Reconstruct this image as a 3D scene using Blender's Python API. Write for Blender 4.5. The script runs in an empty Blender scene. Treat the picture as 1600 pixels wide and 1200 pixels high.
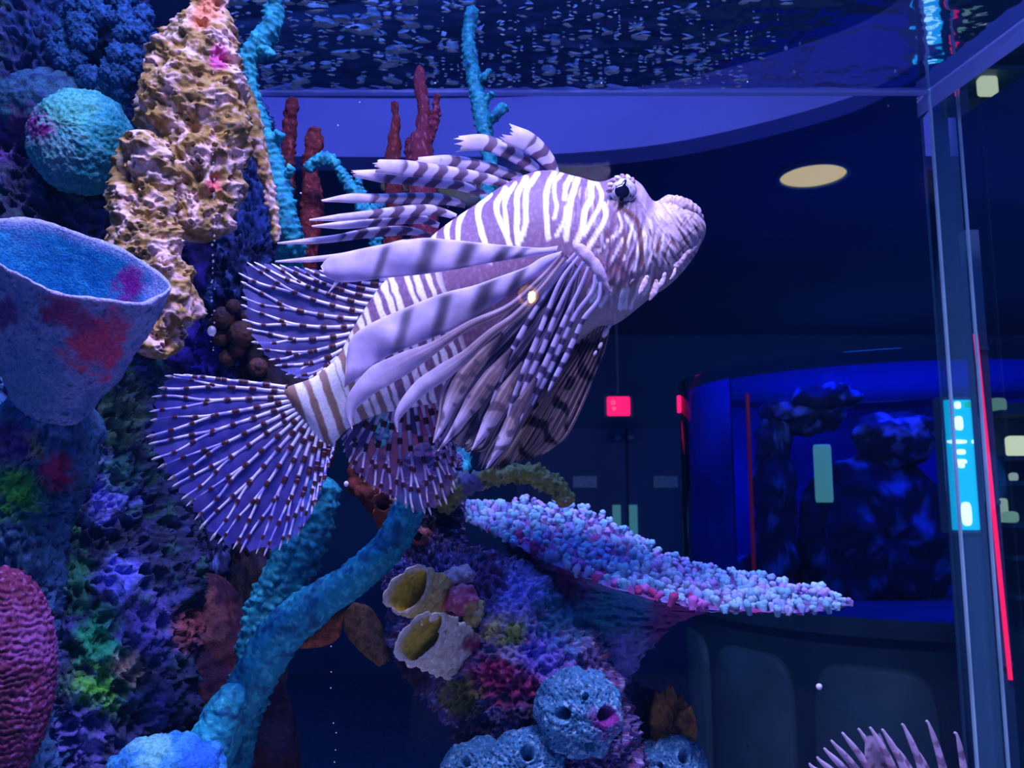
import bpy, math, random
import numpy as np
from mathutils import Vector

# ------------------------------------------------------------------ camera, world, light
random.seed(4); RNG = np.random.default_rng(4)
S = bpy.context.scene
COL = S.collection
F = 1300.0; PITCH = math.radians(7.7); CP, SP = math.cos(PITCH), math.sin(PITCH)
cam_d = bpy.data.cameras.new('camera'); cam = bpy.data.objects.new('camera', cam_d); COL.objects.link(cam)
cam.location = (0, 0, 0); cam.rotation_euler = (math.pi/2 + PITCH, 0, 0)
cam_d.sensor_width = 36; cam_d.lens = 36*F/1600; cam_d.clip_start = 0.01
cam_d.dof.use_dof = True; cam_d.dof.focus_distance = 0.68; cam_d.dof.aperture_fstop = 16.0
S.camera = cam
S.view_settings.view_transform = 'Standard'; S.view_settings.look = 'None'
S.view_settings.gamma = 1; S.view_settings.use_curve_mapping = False
S.view_settings.exposure = 0.0
W = bpy.data.worlds.new('dim_blue_hall'); S.world = W; W.use_nodes = True
W.node_tree.nodes['Background'].inputs[0].default_value = (0.012, 0.050, 0.26, 1)
W.node_tree.nodes['Background'].inputs[1].default_value = 1.15

def area(name, loc, target, size, energy, color, size_y=None, spread=math.pi):
    d = bpy.data.lights.new(name, 'AREA'); d.shape = 'RECTANGLE'; d.size = size; d.size_y = size_y or size
    d.energy = energy; d.color = color; d.spread = spread
    o = bpy.data.objects.new(name, d); COL.objects.link(o); o.location = loc
    o.rotation_euler = (Vector(target)-Vector(loc)).to_track_quat('-Z', 'Y').to_euler()
    return o
# LED bars hanging over the open top of the tank
area('tank_led_white', (0.06, 0.24, 0.92), (0.02, 0.66, 0.08), 0.46, 25.0, (0.55, 0.46, 1.0), 0.14)
area('tank_led_blue', (-0.10, 0.62, 1.05), (-0.10, 0.78, 0.0), 0.9, 14.0, (0.10, 0.20, 1.0), 0.35)
area('tank_led_side', (-0.26, 0.27, 0.90), (-0.33, 0.72, 0.12), 0.25, 5.5, (0.76, 0.72, 1.0), 0.14)
# the lamp over the round tank
area('round_tank_led', (1.45, 3.25, 1.15), (1.50, 3.30, -0.2), 0.9, 13.0, (0.005, 0.03, 1.0), 0.9, 1.7)

# added blue fill points, unseen, that brighten the hall's walls and ceiling
for nm, loc, en in (('hall_fill_right', (3.9, 3.2, 0.2), 16.0), ('hall_fill_left', (-2.6, 4.6, 0.1), 14.0), ('hall_fill_rear', (2.6, 5.9, 0.3), 7.0)):
    d = bpy.data.lights.new(nm, 'POINT'); d.energy = en; d.color = (0.02, 0.22, 1.0); d.shadow_soft_size = .25
    o = bpy.data.objects.new(nm, d); COL.objects.link(o); o.location = loc

# ------------------------------------------------------------------ helpers
U = 0.0005                                   # one photo pixel at the fish, in metres
def P(px, py, Y):
    px = np.asarray(px, float); py = np.asarray(py, float); Y = np.asarray(Y, float)
    dx = px-800.0; dy = 600.0-py
    f = F*CP-dy*SP; u = dy*CP+F*SP
    return np.stack(np.broadcast_arrays(dx/f*Y, Y, u/f*Y), -1)
def proj(V):
    x, y, z = V[..., 0], V[..., 1], V[..., 2]
    f = y*CP+z*SP; u = -y*SP+z*CP
    return 800+F*x/f, 600-F*u/f
def yfloor(Y, z=-.505):
    """photo row at which the tank floor is met at distance Y"""
    k = z/Y; return 600-(k*F*CP-F*SP)/(CP+k*SP)
def C(r, g, b):
    a = np.array([r, g, b], float)/255
    return np.where(a <= .04045, a/12.92, ((a+.055)/1.055)**2.4)
def sm(a, b, x):
    t = np.clip((x-a)/(b-a), 0, 1); return t*t*(3-2*t)
def lerp(a, b, t): return a*(1-t)+b*t
def mixc(a, b, t):
    t = np.asarray(t)[..., None]; return a*(1-t)+b*t

def _h(ix, iy, iz, k):
    n = (ix.astype(np.int64)*374761393 + iy.astype(np.int64)*668265263 + iz.astype(np.int64)*2147483647 + k*1274126177) & 0xFFFFFFFF
    n = ((n ^ (n >> 13))*1274126177) & 0xFFFFFFFF
    n = ((n ^ (n >> 16))*2246822519) & 0xFFFFFFFF
    return ((n ^ (n >> 15)) & 0xFFFFFF)/float(0xFFFFFF)
def noise(p, k=0):
    i = np.floor(p).astype(np.int64); f = p-i; w = f*f*f*(f*(f*6-15)+10)
    r = 0
    for a in (0, 1):
        for b in (0, 1):
            for c in (0, 1):
                ww = (w[:, 0] if a else 1-w[:, 0])*(w[:, 1] if b else 1-w[:, 1])*(w[:, 2] if c else 1-w[:, 2])
                x, y, z = i[:, 0]+a, i[:, 1]+b, i[:, 2]+c
                g = (_h(x, y, z, k)*2-1)*(f[:, 0]-a)+(_h(x, y, z, k+7)*2-1)*(f[:, 1]-b)+(_h(x, y, z, k+13)*2-1)*(f[:, 2]-c)
                r = r+ww*g
    return r*1.5
def fbm(p, k=0, o=4):
    r = 0; a = 1.0
    for j in range(o):
        r = r+a*noise(p*(2**j), k+j*3); a *= .5
    return r
def worley(p, k=0):
    i = np.floor(p).astype(np.int64); f1 = np.full(len(p), 9.0); f2 = f1.copy(); cid = np.zeros(len(p))
    for a in (-1, 0, 1):
        for b in (-1, 0, 1):
            for c in (-1, 0, 1):
                x, y, z = i[:, 0]+a, i[:, 1]+b, i[:, 2]+c
                q = np.stack([x+_h(x, y, z, k), y+_h(x, y, z, k+5), z+_h(x, y, z, k+9)], -1)
                d = np.linalg.norm(p-q, axis=1); idv = _h(x, y, z, k+21)
                m = d < f1
                f2 = np.where(m, f1, np.minimum(f2, d)); cid = np.where(m, idv, cid); f1 = np.where(m, d, f1)
    return f1, f2, cid

def crom(pts, n):
    pts = np.asarray(pts, float)
    if len(pts) == 2: return pts[0]+(pts[1]-pts[0])*np.linspace(0, 1, n)[:, None]
    q = np.vstack([2*pts[0]-pts[1], pts, 2*pts[-1]-pts[-2]])
    seg = np.linalg.norm(np.diff(pts[:, :2], axis=0), axis=1)+1e-9
    cum = np.concatenate([[0], np.cumsum(seg)]); s = np.linspace(0, cum[-1], n)
    j = np.clip(np.searchsorted(cum, s, 'right')-1, 0, len(pts)-2); t = ((s-cum[j])/seg[j])[:, None]
    a, b, c, d = q[j], q[j+1], q[j+2], q[j+3]
    return .5*(2*b+(c-a)*t+(2*a-5*b+4*c-d)*t*t+(3*b-3*c+d-a)*t**3)
def lin(pts, n):
    pts = np.asarray(pts, float); seg = np.linalg.norm(np.diff(pts, axis=0), axis=1)+1e-9
    cum = np.concatenate([[0], np.cumsum(seg)]); s = np.linspace(0, cum[-1], n)
    return np.stack([np.interp(s, cum, pts[:, k]) for k in range(pts.shape[1])], -1)

def gridf(nv, nu, wrap=True, off=0):
    a = np.arange(nv-1)[:, None]; b = np.arange(nu if wrap else nu-1)[None, :]; b2 = (b+1) % nu
    f = np.stack([a*nu+b, a*nu+b2, (a+1)*nu+b2, (a+1)*nu+b], -1).reshape(-1, 4)+off
    return f
ORIG = {}
def link(o, parent=None):
    COL.objects.link(o)
    if parent is not None: o.parent = parent
    return o
def empty(name, loc):
    o = bpy.data.objects.new(name, None); COL.objects.link(o); o.location = tuple(loc); o.empty_display_size = .02
    ORIG[o] = np.array(loc, float); return o
def mk(name, V, faces, mat, parent=None, col=None, smooth=True, origin=None):
    """one mesh object from world-space vertices; faces: list of int arrays (Nx3 / Nx4)"""
    V = np.asarray(V, float)
    if not isinstance(faces, (list, tuple)): faces = [faces]
    faces = [np.asarray(f) for f in faces if len(f)]
    if parent is not None: org = ORIG[parent]
    else: org = np.array([V[:, 0].mean(), V[:, 1].mean(), V[:, 2].min()]) if origin is None else np.array(origin, float)
    me = bpy.data.meshes.new(name)
    nl = sum(f.size for f in faces); nf = sum(len(f) for f in faces)
    me.vertices.add(len(V)); me.loops.add(nl); me.polygons.add(nf)
    me.vertices.foreach_set('co', (V-org).ravel().astype(np.float32))
    me.loops.foreach_set('vertex_index', np.concatenate([f.ravel() for f in faces]).astype(np.int32))
    tot = np.concatenate([np.full(len(f), f.shape[1]) for f in faces]).astype(np.int32)
    st = np.concatenate([[0], np.cumsum(tot)[:-1]]).astype(np.int32)
    me.polygons.foreach_set('loop_start', st); me.polygons.foreach_set('loop_total', tot)
    me.polygons.foreach_set('use_smooth', np.full(nf, smooth))
    me.update(calc_edges=True); me.validate()
    if col is not None:
        at = me.color_attributes.new('Col', 'FLOAT_COLOR', 'POINT')
        cc = np.ones((len(V), 4), np.float32); cc[:, :3] = np.clip(col, 0, 1); at.data.foreach_set('color', cc.ravel())
    me.materials.append(mat)
    o = bpy.data.objects.new(name, me); link(o, parent); ORIG[o] = org
    if parent is None: o.location = tuple(org)
    return o
def tag(o, label, cat, group=None, kind=None):
    o['label'] = label; o['category'] = cat
    if group: o['group'] = group
    if kind: o['kind'] = kind
    return o
def struct(o, label=None):
    o['kind'] = 'structure'
    if label: o['label'] = label
    return o
def boxv(c, s, rz=0.0):
    v = np.array([[x, y, z] for z in (-.5, .5) for y in (-.5, .5) for x in (-.5, .5)])*np.array(s)
    if rz: v = v@np.array([[math.cos(rz), math.sin(rz), 0], [-math.sin(rz), math.cos(rz), 0], [0, 0, 1]])
    f = np.array([[0, 2, 3, 1], [4, 5, 7, 6], [0, 1, 5, 4], [2, 6, 7, 3], [0, 4, 6, 2], [1, 3, 7, 5]])
    return v+np.array(c), f
def box(name, c, s, mat, parent=None, rz=0.0, bevel=0.0):
    v, f = boxv(c, s, rz); o = mk(name, v, f, mat, parent, smooth=False)
    if bevel:
        m = o.modifiers.new('bevel', 'BEVEL'); m.width = bevel; m.segments = 3
    return o

# ------------------------------------------------------------------ materials
def newmat(name):
    m = bpy.data.materials.new(name); m.use_nodes = True
    return m, m.node_tree.nodes, m.node_tree.links, m.node_tree.nodes['Principled BSDF']
def vmat(name, rough=.7, nscale=300, nvar=.25, bscale=600, bstr=.4, spec=.3, bdist=.001, sss=0):
    """vertex colour x procedural noise, with procedural bump"""
    m, n, l, b = newmat(name)
    a = n.new('ShaderNodeAttribute'); a.attribute_name = 'Col'
    tc = n.new('ShaderNodeTexCoord')
    nz = n.new('ShaderNodeTexNoise'); nz.inputs['Scale'].default_value = nscale; nz.inputs['Detail'].default_value = 4
    l.new(tc.outputs['Object'], nz.inputs['Vector'])
    mr = n.new('ShaderNodeMapRange'); mr.inputs[1].default_value = .3; mr.inputs[2].default_value = .7
    mr.inputs[3].default_value = 1-nvar; mr.inputs[4].default_value = 1+nvar; l.new(nz.outputs[0], mr.inputs[0])
    mx = n.new('ShaderNodeVectorMath'); mx.operation = 'SCALE'; l.new(a.outputs['Color'], mx.inputs[0]); l.new(mr.outputs[0], mx.inputs['Scale'])
    l.new(mx.outputs[0], b.inputs['Base Color'])
    n2 = n.new('ShaderNodeTexNoise'); n2.inputs['Scale'].default_value = bscale; n2.inputs['Detail'].default_value = 3
    l.new(tc.outputs['Object'], n2.inputs['Vector'])
    bp = n.new('ShaderNodeBump'); bp.inputs['Strength'].default_value = bstr; bp.inputs['Distance'].default_value = bdist
    l.new(n2.outputs[0], bp.inputs['Height']); l.new(bp.outputs[0], b.inputs['Normal'])
    b.inputs['Roughness'].default_value = rough; b.inputs['Specular IOR Level'].default_value = spec
    return m
def pmat(name, col, rough=.6, metal=0, spec=.4, nvar=.12, nscale=8):
    m, n, l, b = newmat(name)
    tc = n.new('ShaderNodeTexCoord'); nz = n.new('ShaderNodeTexNoise'); nz.inputs['Scale'].default_value = nscale; nz.inputs['Detail'].default_value = 5
    l.new(tc.outputs['Object'], nz.inputs['Vector'])
    cr = n.new('ShaderNodeValToRGB'); c = np.array(col)
    cr.color_ramp.elements[0].position = .3; cr.color_ramp.elements[1].position = .7
    cr.color_ramp.elements[0].color = (*(c*(1-nvar)), 1); cr.color_ramp.elements[1].color = (*np.clip(c*(1+nvar), 0, 1), 1)
    l.new(nz.outputs[0], cr.inputs[0]); l.new(cr.outputs[0], b.inputs['Base Color'])
    b.inputs['Roughness'].default_value = rough; b.inputs['Metallic'].default_value = metal; b.inputs['Specular IOR Level'].default_value = spec
    return m
def emat(name, col, strength):
    m, n, l, b = newmat(name)
    b.inputs['Base Color'].default_value = (*[min(1, c*.5) for c in col], 1)
    b.inputs['Emission Color'].default_value = (*col, 1); b.inputs['Emission Strength'].default_value = strength
    return m
def paneglass(name, tint=(1, 1, 1), ior=1.12, rough=0.0, body=None, bodyfac=0.0):
    """clear acrylic: transparent body with a Fresnel mirror on top and an optional faint milky body"""
    m, n, l, b = newmat(name); n.remove(b); out = n['Material Output']
    t = n.new('ShaderNodeBsdfTransparent'); t.inputs[0].default_value = (*tint, 1)
    g = n.new('ShaderNodeBsdfGlossy'); g.inputs['Roughness'].default_value = rough
    fr = n.new('ShaderNodeFresnel'); fr.inputs[0].default_value = ior
    mx = n.new('ShaderNodeMixShader'); l.new(fr.outputs[0], mx.inputs[0]); l.new(g.outputs[0], mx.inputs[2])
    src = t.outputs[0]
    if body is not None:
        d = n.new('ShaderNodeBsdfTranslucent'); d.inputs[0].default_value = (*body, 1)
        m2 = n.new('ShaderNodeMixShader'); m2.inputs[0].default_value = bodyfac; df = n.new('ShaderNodeBsdfDiffuse'); df.inputs[0].default_value = (*body, 1); m3 = n.new('ShaderNodeMixShader'); l.new(d.outputs[0], m3.inputs[1]); l.new(df.outputs[0], m3.inputs[2])
        l.new(t.outputs[0], m2.inputs[1]); l.new(m3.outputs[0], m2.inputs[2]); src = m2.outputs[0]
    l.new(src, mx.inputs[1]); l.new(mx.outputs[0], out.inputs[0])
    return m
def finmat(name, alpha, rough=.5, trans=.4):
    """thin translucent fin skin: vertex colour, part see-through, part translucent"""
    m, n, l, b = newmat(name); n.remove(b); out = n['Material Output']
    a = n.new('ShaderNodeAttribute'); a.attribute_name = 'Col'
    tc = n.new('ShaderNodeTexCoord'); nz = n.new('ShaderNodeTexNoise'); nz.inputs['Scale'].default_value = 90; nz.inputs['Detail'].default_value = 4
    l.new(tc.outputs['Object'], nz.inputs['Vector'])
    mr = n.new('ShaderNodeMapRange'); mr.inputs[1].default_value = .3; mr.inputs[2].default_value = .7; mr.inputs[3].default_value = .82; mr.inputs[4].default_value = 1.15
    l.new(nz.outputs[0], mr.inputs[0])
    sc = n.new('ShaderNodeVectorMath'); sc.operation = 'SCALE'; l.new(a.outputs['Color'], sc.inputs[0]); l.new(mr.outputs[0], sc.inputs['Scale'])
    d = n.new('ShaderNodeBsdfPrincipled'); d.inputs['Roughness'].default_value = rough; d.inputs['Specular IOR Level'].default_value = .3
    l.new(sc.outputs[0], d.inputs['Base Color'])
    t = n.new('ShaderNodeBsdfTranslucent'); l.new(sc.outputs[0], t.inputs[0])
    m1 = n.new('ShaderNodeMixShader'); m1.inputs[0].default_value = trans; l.new(d.outputs[0], m1.inputs[1]); l.new(t.outputs[0], m1.inputs[2])
    tr = n.new('ShaderNodeBsdfTransparent')
    m2 = n.new('ShaderNodeMixShader'); m2.inputs[0].default_value = alpha; l.new(tr.outputs[0], m2.inputs[1]); l.new(m1.outputs[0], m2.inputs[2])
    l.new(m2.outputs[0], out.inputs[0])
    return m
M_rock = vmat('porous_rock', .8, 220, .35, 500, .6, .25, .0015)
M_coral = vmat('stony_coral', .7, 260, .22, 700, .5, .35, .001)
M_sponge = vmat('sponge_skin', .8, 420, .35, 650, .7, .2, .0015)
M_fish = vmat('fish_skin', .55, 500, .16, 900, .25, .4, .0005)
M_ray = vmat('fin_ray_skin', .5, 300, .08, 800, .1, .4, .0003)
M_blade = finmat('pectoral_skin', .90, .5, .45)
M_spine = finmat('spine_skin', .90, .5, .4)
M_memb = finmat('fin_membrane', .74, .5, .5)
M_brownfin = finmat('brown_fin_membrane', .93, .6, .35)
# ------------------------------------------------------------------ the hall
FLOOR, CEIL = -1.40, 1.35
M_wall = pmat('navy_wall_paint', (.03, .10, .22), .8, nvar=.15, nscale=2)
M_ceil = pmat('dark_ceiling', (.03, .08, .18), .9, nvar=.1, nscale=2)
M_floor = pmat('dark_carpet', (.05, .12, .26), .95, nvar=.3, nscale=30)
struct(box('floor', (0.6, 2.2, FLOOR-.05), (9.0, 10.0, .1), M_floor))
struct(box('ceiling', (0.6, 4.3, CEIL+.05), (9.0, 5.8, .1), M_ceil))
struct(box('wall_back', (0.6, 6.95, 0), (9.0, .1, 2.9), M_wall))
struct(box('wall_right', (5.05, 2.2, 0), (.1, 9.6, 2.9), M_wall))
struct(box('wall_left', (-3.85, 2.2, 0), (.1, 9.6, 2.9), M_wall))
# curved bulkhead that hangs from the ceiling round the display
M_bulk = pmat('bulkhead_paint', (.20, .26, .72), .7, nvar=.08, nscale=3)
edge = crom([(-2.2, 2.55), (-1.2, 2.66), (-.45, 2.69), (.1, 2.67), (.55, 2.56), (.98, 2.26), (1.10, 2.0)], 60)
V = []
for (x, y) in edge:
    V += [(x, y, 1.14), (x, y, CEIL+.01), (x+.02, y+.12, CEIL+.01), (x+.02, y+.12, 1.14)]
struct(mk('trim_1', V, [gridf(60, 4), np.array([[0, 1, 2, 3], [239, 238, 237, 236]])], M_bulk, smooth=False), 'curved blue-lit bulkhead hanging from the ceiling')
area('bulkhead_fill', (-.35, 2.1, 1.32), (-.2, 2.68, 1.27), 1.9, 1.7, (.16, .20, 1.0), .05, 2.2)  # added strip light, unseen, that brightens the bulkhead

# double door in the far wall, with push plates and vision panels
M_door = pmat('door_paint', (.02, .09, .26), .5, nvar=.1, nscale=3)
M_plate = pmat('brushed_plate', (.30, .52, .60), .45, .2, nvar=.2, nscale=40)
M_glow = emat('lit_pane', (.10, .42, .50), .32)
Yd = 6.9
dx0 = P(978, 700, Yd)[0]
for k, s in ((1, -1), (2, 1)):
    d = box('door_%d' % k, (dx0+s*.46, Yd-.02, -.42), (.90, .05, 1.96), M_door, bevel=.006); struct(d)
    pc = P(914 if s < 0 else 1040, 753, Yd-.06)
    box('push_plate', (pc[0], Yd-.055, pc[2]), (.20, .02, .10), M_plate, d, bevel=.004)
    gc = P(964 if s < 0 else 990, 822, Yd-.06)
    box('vision_pane', (gc[0], Yd-.055, gc[2]), (.066, .02, .34), M_glow, d, bevel=.004)
    hc = P(965 if s < 0 else 985, 684, Yd-.06)
    box('door_closer', (hc[0], Yd-.06, hc[2]), (.05, .05, .04), M_plate, d, bevel=.01)

# the red sign over the door
M_case = pmat('sign_case', (.10, .20, .30), .5)
M_red = emat('red_backlight', (1.0, .01, .14), 1.3)
M_ring = emat('sign_ring', (1.0, .16, .30), 1.0)
c = P(966, 635, 5.6)
e = empty('exit_sign', c); tag(e, 'small square glowing red sign hanging above the double doors', 'sign')
w = 36*5.6/1290
box('sign_case', (c[0], 5.62, c[2]), (w*1.28, .06, w*.98), M_case, e, bevel=.01)
box('sign_face', (c[0], 5.585, c[2]), (w, .03, w*.84), M_red, e, bevel=.014)
box('sign_hanger', (c[0], 5.62, (c[2]+CEIL)/2+.05), (.015, .015, CEIL-c[2]-.07), M_case, e)
for (qx, qy, r) in ((958, 629, .012), (959.5, 638.5, .009)):
    q = P(qx, qy, 5.565); a = np.linspace(0, 2*np.pi, 20, endpoint=False); b = np.linspace(0, 2*np.pi, 8, endpoint=False)
    A, B = np.meshgrid(a, b, indexing='ij'); rr = r+.003*np.cos(B)
    V = np.stack([q[0]+rr*np.cos(A), q[1]+.003*np.sin(B), q[2]+rr*np.sin(A)], -1).reshape(-1, 3)
    f = gridf(20, 8); f2 = np.array([[19*8+j, 19*8+(j+1) % 8, (j+1) % 8, j] for j in range(8)])
    mk('sign_ring', V, [f, f2], M_ring, e)

# round ceiling lamp
def disc(c, r, n=40): 
    a = np.linspace(0, 2*np.pi, n, endpoint=False)
    return np.stack([c[0]+r*np.cos(a), c[1]+r*np.sin(a), np.full(n, c[2])], -1)
def lathe(c, prof, n=48):
    """prof: list of (r, z) - closed round body about a vertical axis"""
    prof = np.array(prof); a = np.linspace(0, 2*np.pi, n, endpoint=False)
    V = np.stack([c[0]+prof[:, 0][:, None]*np.cos(a), c[1]+prof[:, 0][:, None]*np.sin(a), c[2]+np.repeat(prof[:, 1][:, None], n, 1)], -1).reshape(-1, 3)
    return V, gridf(len(prof), n)
c = P(1270, 272, 1.35/.4013)
e = empty('ceiling_lamp', c); tag(e, 'round pale yellow lamp recessed in the dark ceiling', 'lamp')
V, f = lathe((c[0], c[1], CEIL), [(.132, .0), (.15, .0), (.15, -.014), (.134, -.014), (.132, 0)]); mk('lamp_rim', V, f, M_case, e, smooth=False)
V, f = lathe((c[0], c[1], CEIL), [(.0005, -.011), (.08, -.010), (.133, -.006), (.133, 0.0)]); mk('lamp_glass', V, f, emat('warm_lamp_glass', (1.0, .80, .40), .48), e)

# warm lamp behind the viewer; the front pane mirrors it as a small yellow ring
pd = P(825, 462, 1.0); t = np.array([pd[0], -pd[1], pd[2]]); c = t*2.2+np.array([0, .28, 0])
e = empty('spot_lamp', c); tag(e, 'warm ring-shaped lamp mirrored in the front glass', 'lamp')
for (nm, r0, r1, off, mt) in (('lamp_ring', .020, .028, 0, emat('warm_ring', (1.0, .45, .12), 9)), ('lamp_bulb', .0005, .013, .010, emat('warm_bulb', (1.0, .82, .38), 60))):
    a = np.linspace(0, 2*np.pi, 40, endpoint=False); b = np.linspace(0, 2*np.pi, 10, endpoint=False); A, B = np.meshgrid(a, b, indexing='ij')
    R = (r0+r1)/2+(r1-r0)/2*np.cos(B)
    V = np.stack([c[0]+off+R*np.cos(A)*(.8 if off else 1), c[1]+(r1-r0)*.4*np.sin(B), c[2]-off*.4+R*np.sin(A)*(1.25 if off else 1)], -1).reshape(-1, 3)
    j = np.arange(10); f2 = np.stack([39*10+j, 39*10+(j+1) % 10, (j+1) % 10, j], -1)
    mk(nm, V, [gridf(40, 10), f2], mt, e)
V, f = lathe((c[0], c[1]-.03, 0), [(.001, FLOOR), (.14, FLOOR), (.14, FLOOR+.02), (.012, FLOOR+.03), (.010, c[2]+.03), (.001, c[2]+.03)], 24); mk('lamp_pole', V, f, M_case, e)
box('lamp_bracket', (c[0], c[1]-.014, c[2]), (.056, .022, .010), M_case, e)

# round aquarium on its panelled base
cx, cy, R = 1.62, 3.60, .875
e = empty('round_aquarium', (cx, cy, FLOOR)); tag(e, 'large round aquarium glowing blue on a panelled base behind the tank', 'aquarium')
M_base = pmat('base_laminate', (.05, .13, .16), .5, nvar=.2, nscale=5)
M_panel = pmat('base_panel', (.14, .30, .28), .45, nvar=.2, nscale=6)
V, f = lathe((cx, cy, 0), [(.001, FLOOR+.002), (R-.03, FLOOR+.002), (R-.03, -.50), (R+.02, -.46), (R+.02, -.40), (.001, -.40)], 96); mk('base', V, f, M_base, e, smooth=False)
for k in range(6):                                    # raised rounded panels
    a0 = math.radians(178+k*31); hw = math.radians(13.0)
    a = np.linspace(0, 2*np.pi, 48, endpoint=False)
    ca = np.sign(np.cos(a))*np.abs(np.cos(a))**.4; sa = np.sign(np.sin(a))*np.abs(np.sin(a))**.4
    V = []
    for (rr, sc) in ((R-.04, 1.0), (R-.012, 1.0), (R-.004, .95), (R-.004, .02)):
        th = a0+hw*ca*sc; V.append(np.stack([cx+rr*np.cos(th), cy+rr*np.sin(th), -.90+.34*sa*sc], -1))
    mk('base_panel', np.vstack(V), gridf(4, 48), M_panel, e)
M_cyl = paneglass('round_tank_glass', (.75, .85, 1.0), 1.02)
V, f = lathe((cx, cy, 0), [(R, -.40), (R, .50), (R-.02, .50), (R-.02, -.40)], 96); mk('glass_wall', V, f, M_cyl, e)
M_back = pmat('water_glow_blue', (.02, .05, .75), .8, nvar=.5, nscale=3)
a = np.linspace(math.radians(-8), math.radians(205), 60)
V = np.concatenate([np.stack([cx+(R-.04)*np.cos(a), cy+(R-.04)*np.sin(a), np.full(60, z)], -1) for z in (-.39, .46)]+[np.stack([cx+(R-.03)*np.cos(a), cy+(R-.03)*np.sin(a), np.full(60, z)], -1) for z in (.46, -.39)])
mk('glow_backdrop', V, gridf(4, 60, False), M_back, e)  # added panel whose blue stands in for the glowing water
M_surf2 = paneglass('round_tank_water', (.6, .7, 1.0), 1.02, body=(.02, .10, .9), bodyfac=.25)
V, f = lathe((cx, cy, 0), [(.001, .455), (R-.021, .455)], 96); mk('water_top', V, f, M_surf2, e)
# ------------------------------------------------------------------ organic shape builders
def rounded(r, plen, r0, r1):
    return r
def tube(name, path, mat, nu=48, nv=80, disp=None, colf=None, parent=None, caps=(True, True), squash=1.0):
    """swept body; path rows (px, py, Y, radius_px[, depth_radius_px]) ; ends rounded off"""
    path = [tuple(p)+((p[3]*squash,) if len(p) == 4 else ()) for p in path]
    q = crom(path, nv); Pc = P(q[:, 0], q[:, 1], q[:, 2]); k = q[:, 2]/1290.0
    r = np.maximum(q[:, 3], .5)*k; rd = np.maximum(q[:, 4], .5)*k
    T = np.gradient(Pc, axis=0); L = np.linalg.norm(T, axis=1); T = T/L[:, None]; s = np.concatenate([[0], np.cumsum(np.linalg.norm(np.diff(Pc, axis=0), axis=1))])
    ref = np.array([0, 1., 0]); N = ref-(T@ref)[:, None]*T; N /= np.linalg.norm(N, axis=1)[:, None]; B = np.cross(T, N)
    sc = np.ones(nv)
    if caps[0]: x = np.clip(s/max(r[0], 1e-5), 0, 1); sc *= np.sqrt(np.clip(1-(1-x)**2, 1e-4, 1))
    if caps[1]: x = np.clip((s[-1]-s)/max(r[-1], 1e-5), 0, 1); sc *= np.sqrt(np.clip(1-(1-x)**2, 1e-4, 1))
    a = np.linspace(0, 2*np.pi, nu, endpoint=False)
    D = B[:, None, :]*np.cos(a)[None, :, None]+N[:, None, :]*np.sin(a)[None, :, None]
    off = B[:, None, :]*(np.cos(a)[None, :]*(r*sc)[:, None])[..., None]+N[:, None, :]*(np.sin(a)[None, :]*(rd*sc)[:, None])[..., None]
    V = (Pc[:, None, :]+off).reshape(-1, 3); D = D.reshape(-1, 3)
    h = np.zeros(len(V))
    if disp is not None: h = disp(V)*U*1.0; V0 = V; V = V+D*(h*np.repeat(np.clip(sc, .15, 1), nu))[:, None]
    V = np.vstack([V, V[:nu].mean(0), V[-nu:].mean(0)])
    j = np.arange(nu); n0 = nv*nu
    f3 = np.vstack([np.stack([(j+1) % nu, j, np.full(nu, n0)], -1), np.stack([(nv-1)*nu+j, (nv-1)*nu+(j+1) % nu, np.full(nu, n0+1)], -1)])
    hh = np.concatenate([h/U, [0, 0]])
    col = colf(V, hh) if colf is not None else None
    return mk(name, V, [gridf(nv, nu), f3], mat, parent, col)
def blob(name, c, rpx, mat, n=60, disp=None, colf=None, parent=None, rot=0.0, craters=(), shape=1.0, rim=.18, floor=None):
    """ball body; c (px, py, Y), rpx (rx, rdepth, rz) px ; craters: (px, py, radius_px, depth_px) openings"""
    C0 = P(*c); k = c[2]/1290.0
    th = np.linspace(0, np.pi, n); ph = np.linspace(0, 2*np.pi, 2*n, endpoint=False)
    A, B = np.meshgrid(th, ph, indexing='ij')
    D = np.stack([np.sin(A)*np.cos(B), -np.cos(A), np.sin(A)*np.sin(B)], -1).reshape(-1, 3)
    S_ = D*np.array(rpx)*k
    cr, sr = math.cos(rot), math.sin(rot)
    Rm = np.array([[cr, 0, sr], [0, 1, 0], [-sr, 0, cr]])
    V = C0+S_@Rm.T; Dn = (D/np.array(rpx)); Dn /= np.linalg.norm(Dn, axis=1)[:, None]; Dn = Dn@Rm.T
    h = disp(V) if disp is not None else np.zeros(len(V))
    cm = np.zeros(len(V))
    if craters:
        x, y = proj(V); front = Dn[:, 1] < .35
        for (qx, qy, qr, qd) in craters:
            d = np.hypot(x-qx, y-qy)/qr
            h = np.where(front, h-qd*(1-sm(.72, 1.0, d))+qr*rim*np.exp(-((d-1.15)/.22)**2), h)
            cm = np.where(front, np.maximum(cm, np.exp(-((d-1.1)/.35)**2)), cm)
    V = V+Dn*(h*k)[:, None]
    if floor is not None: V[:, 2] = np.maximum(V[:, 2], floor)
    col = colf(V, h) if colf is not None else None
    return mk(name, V, gridf(n, 2*n), mat, parent, col)
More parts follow.
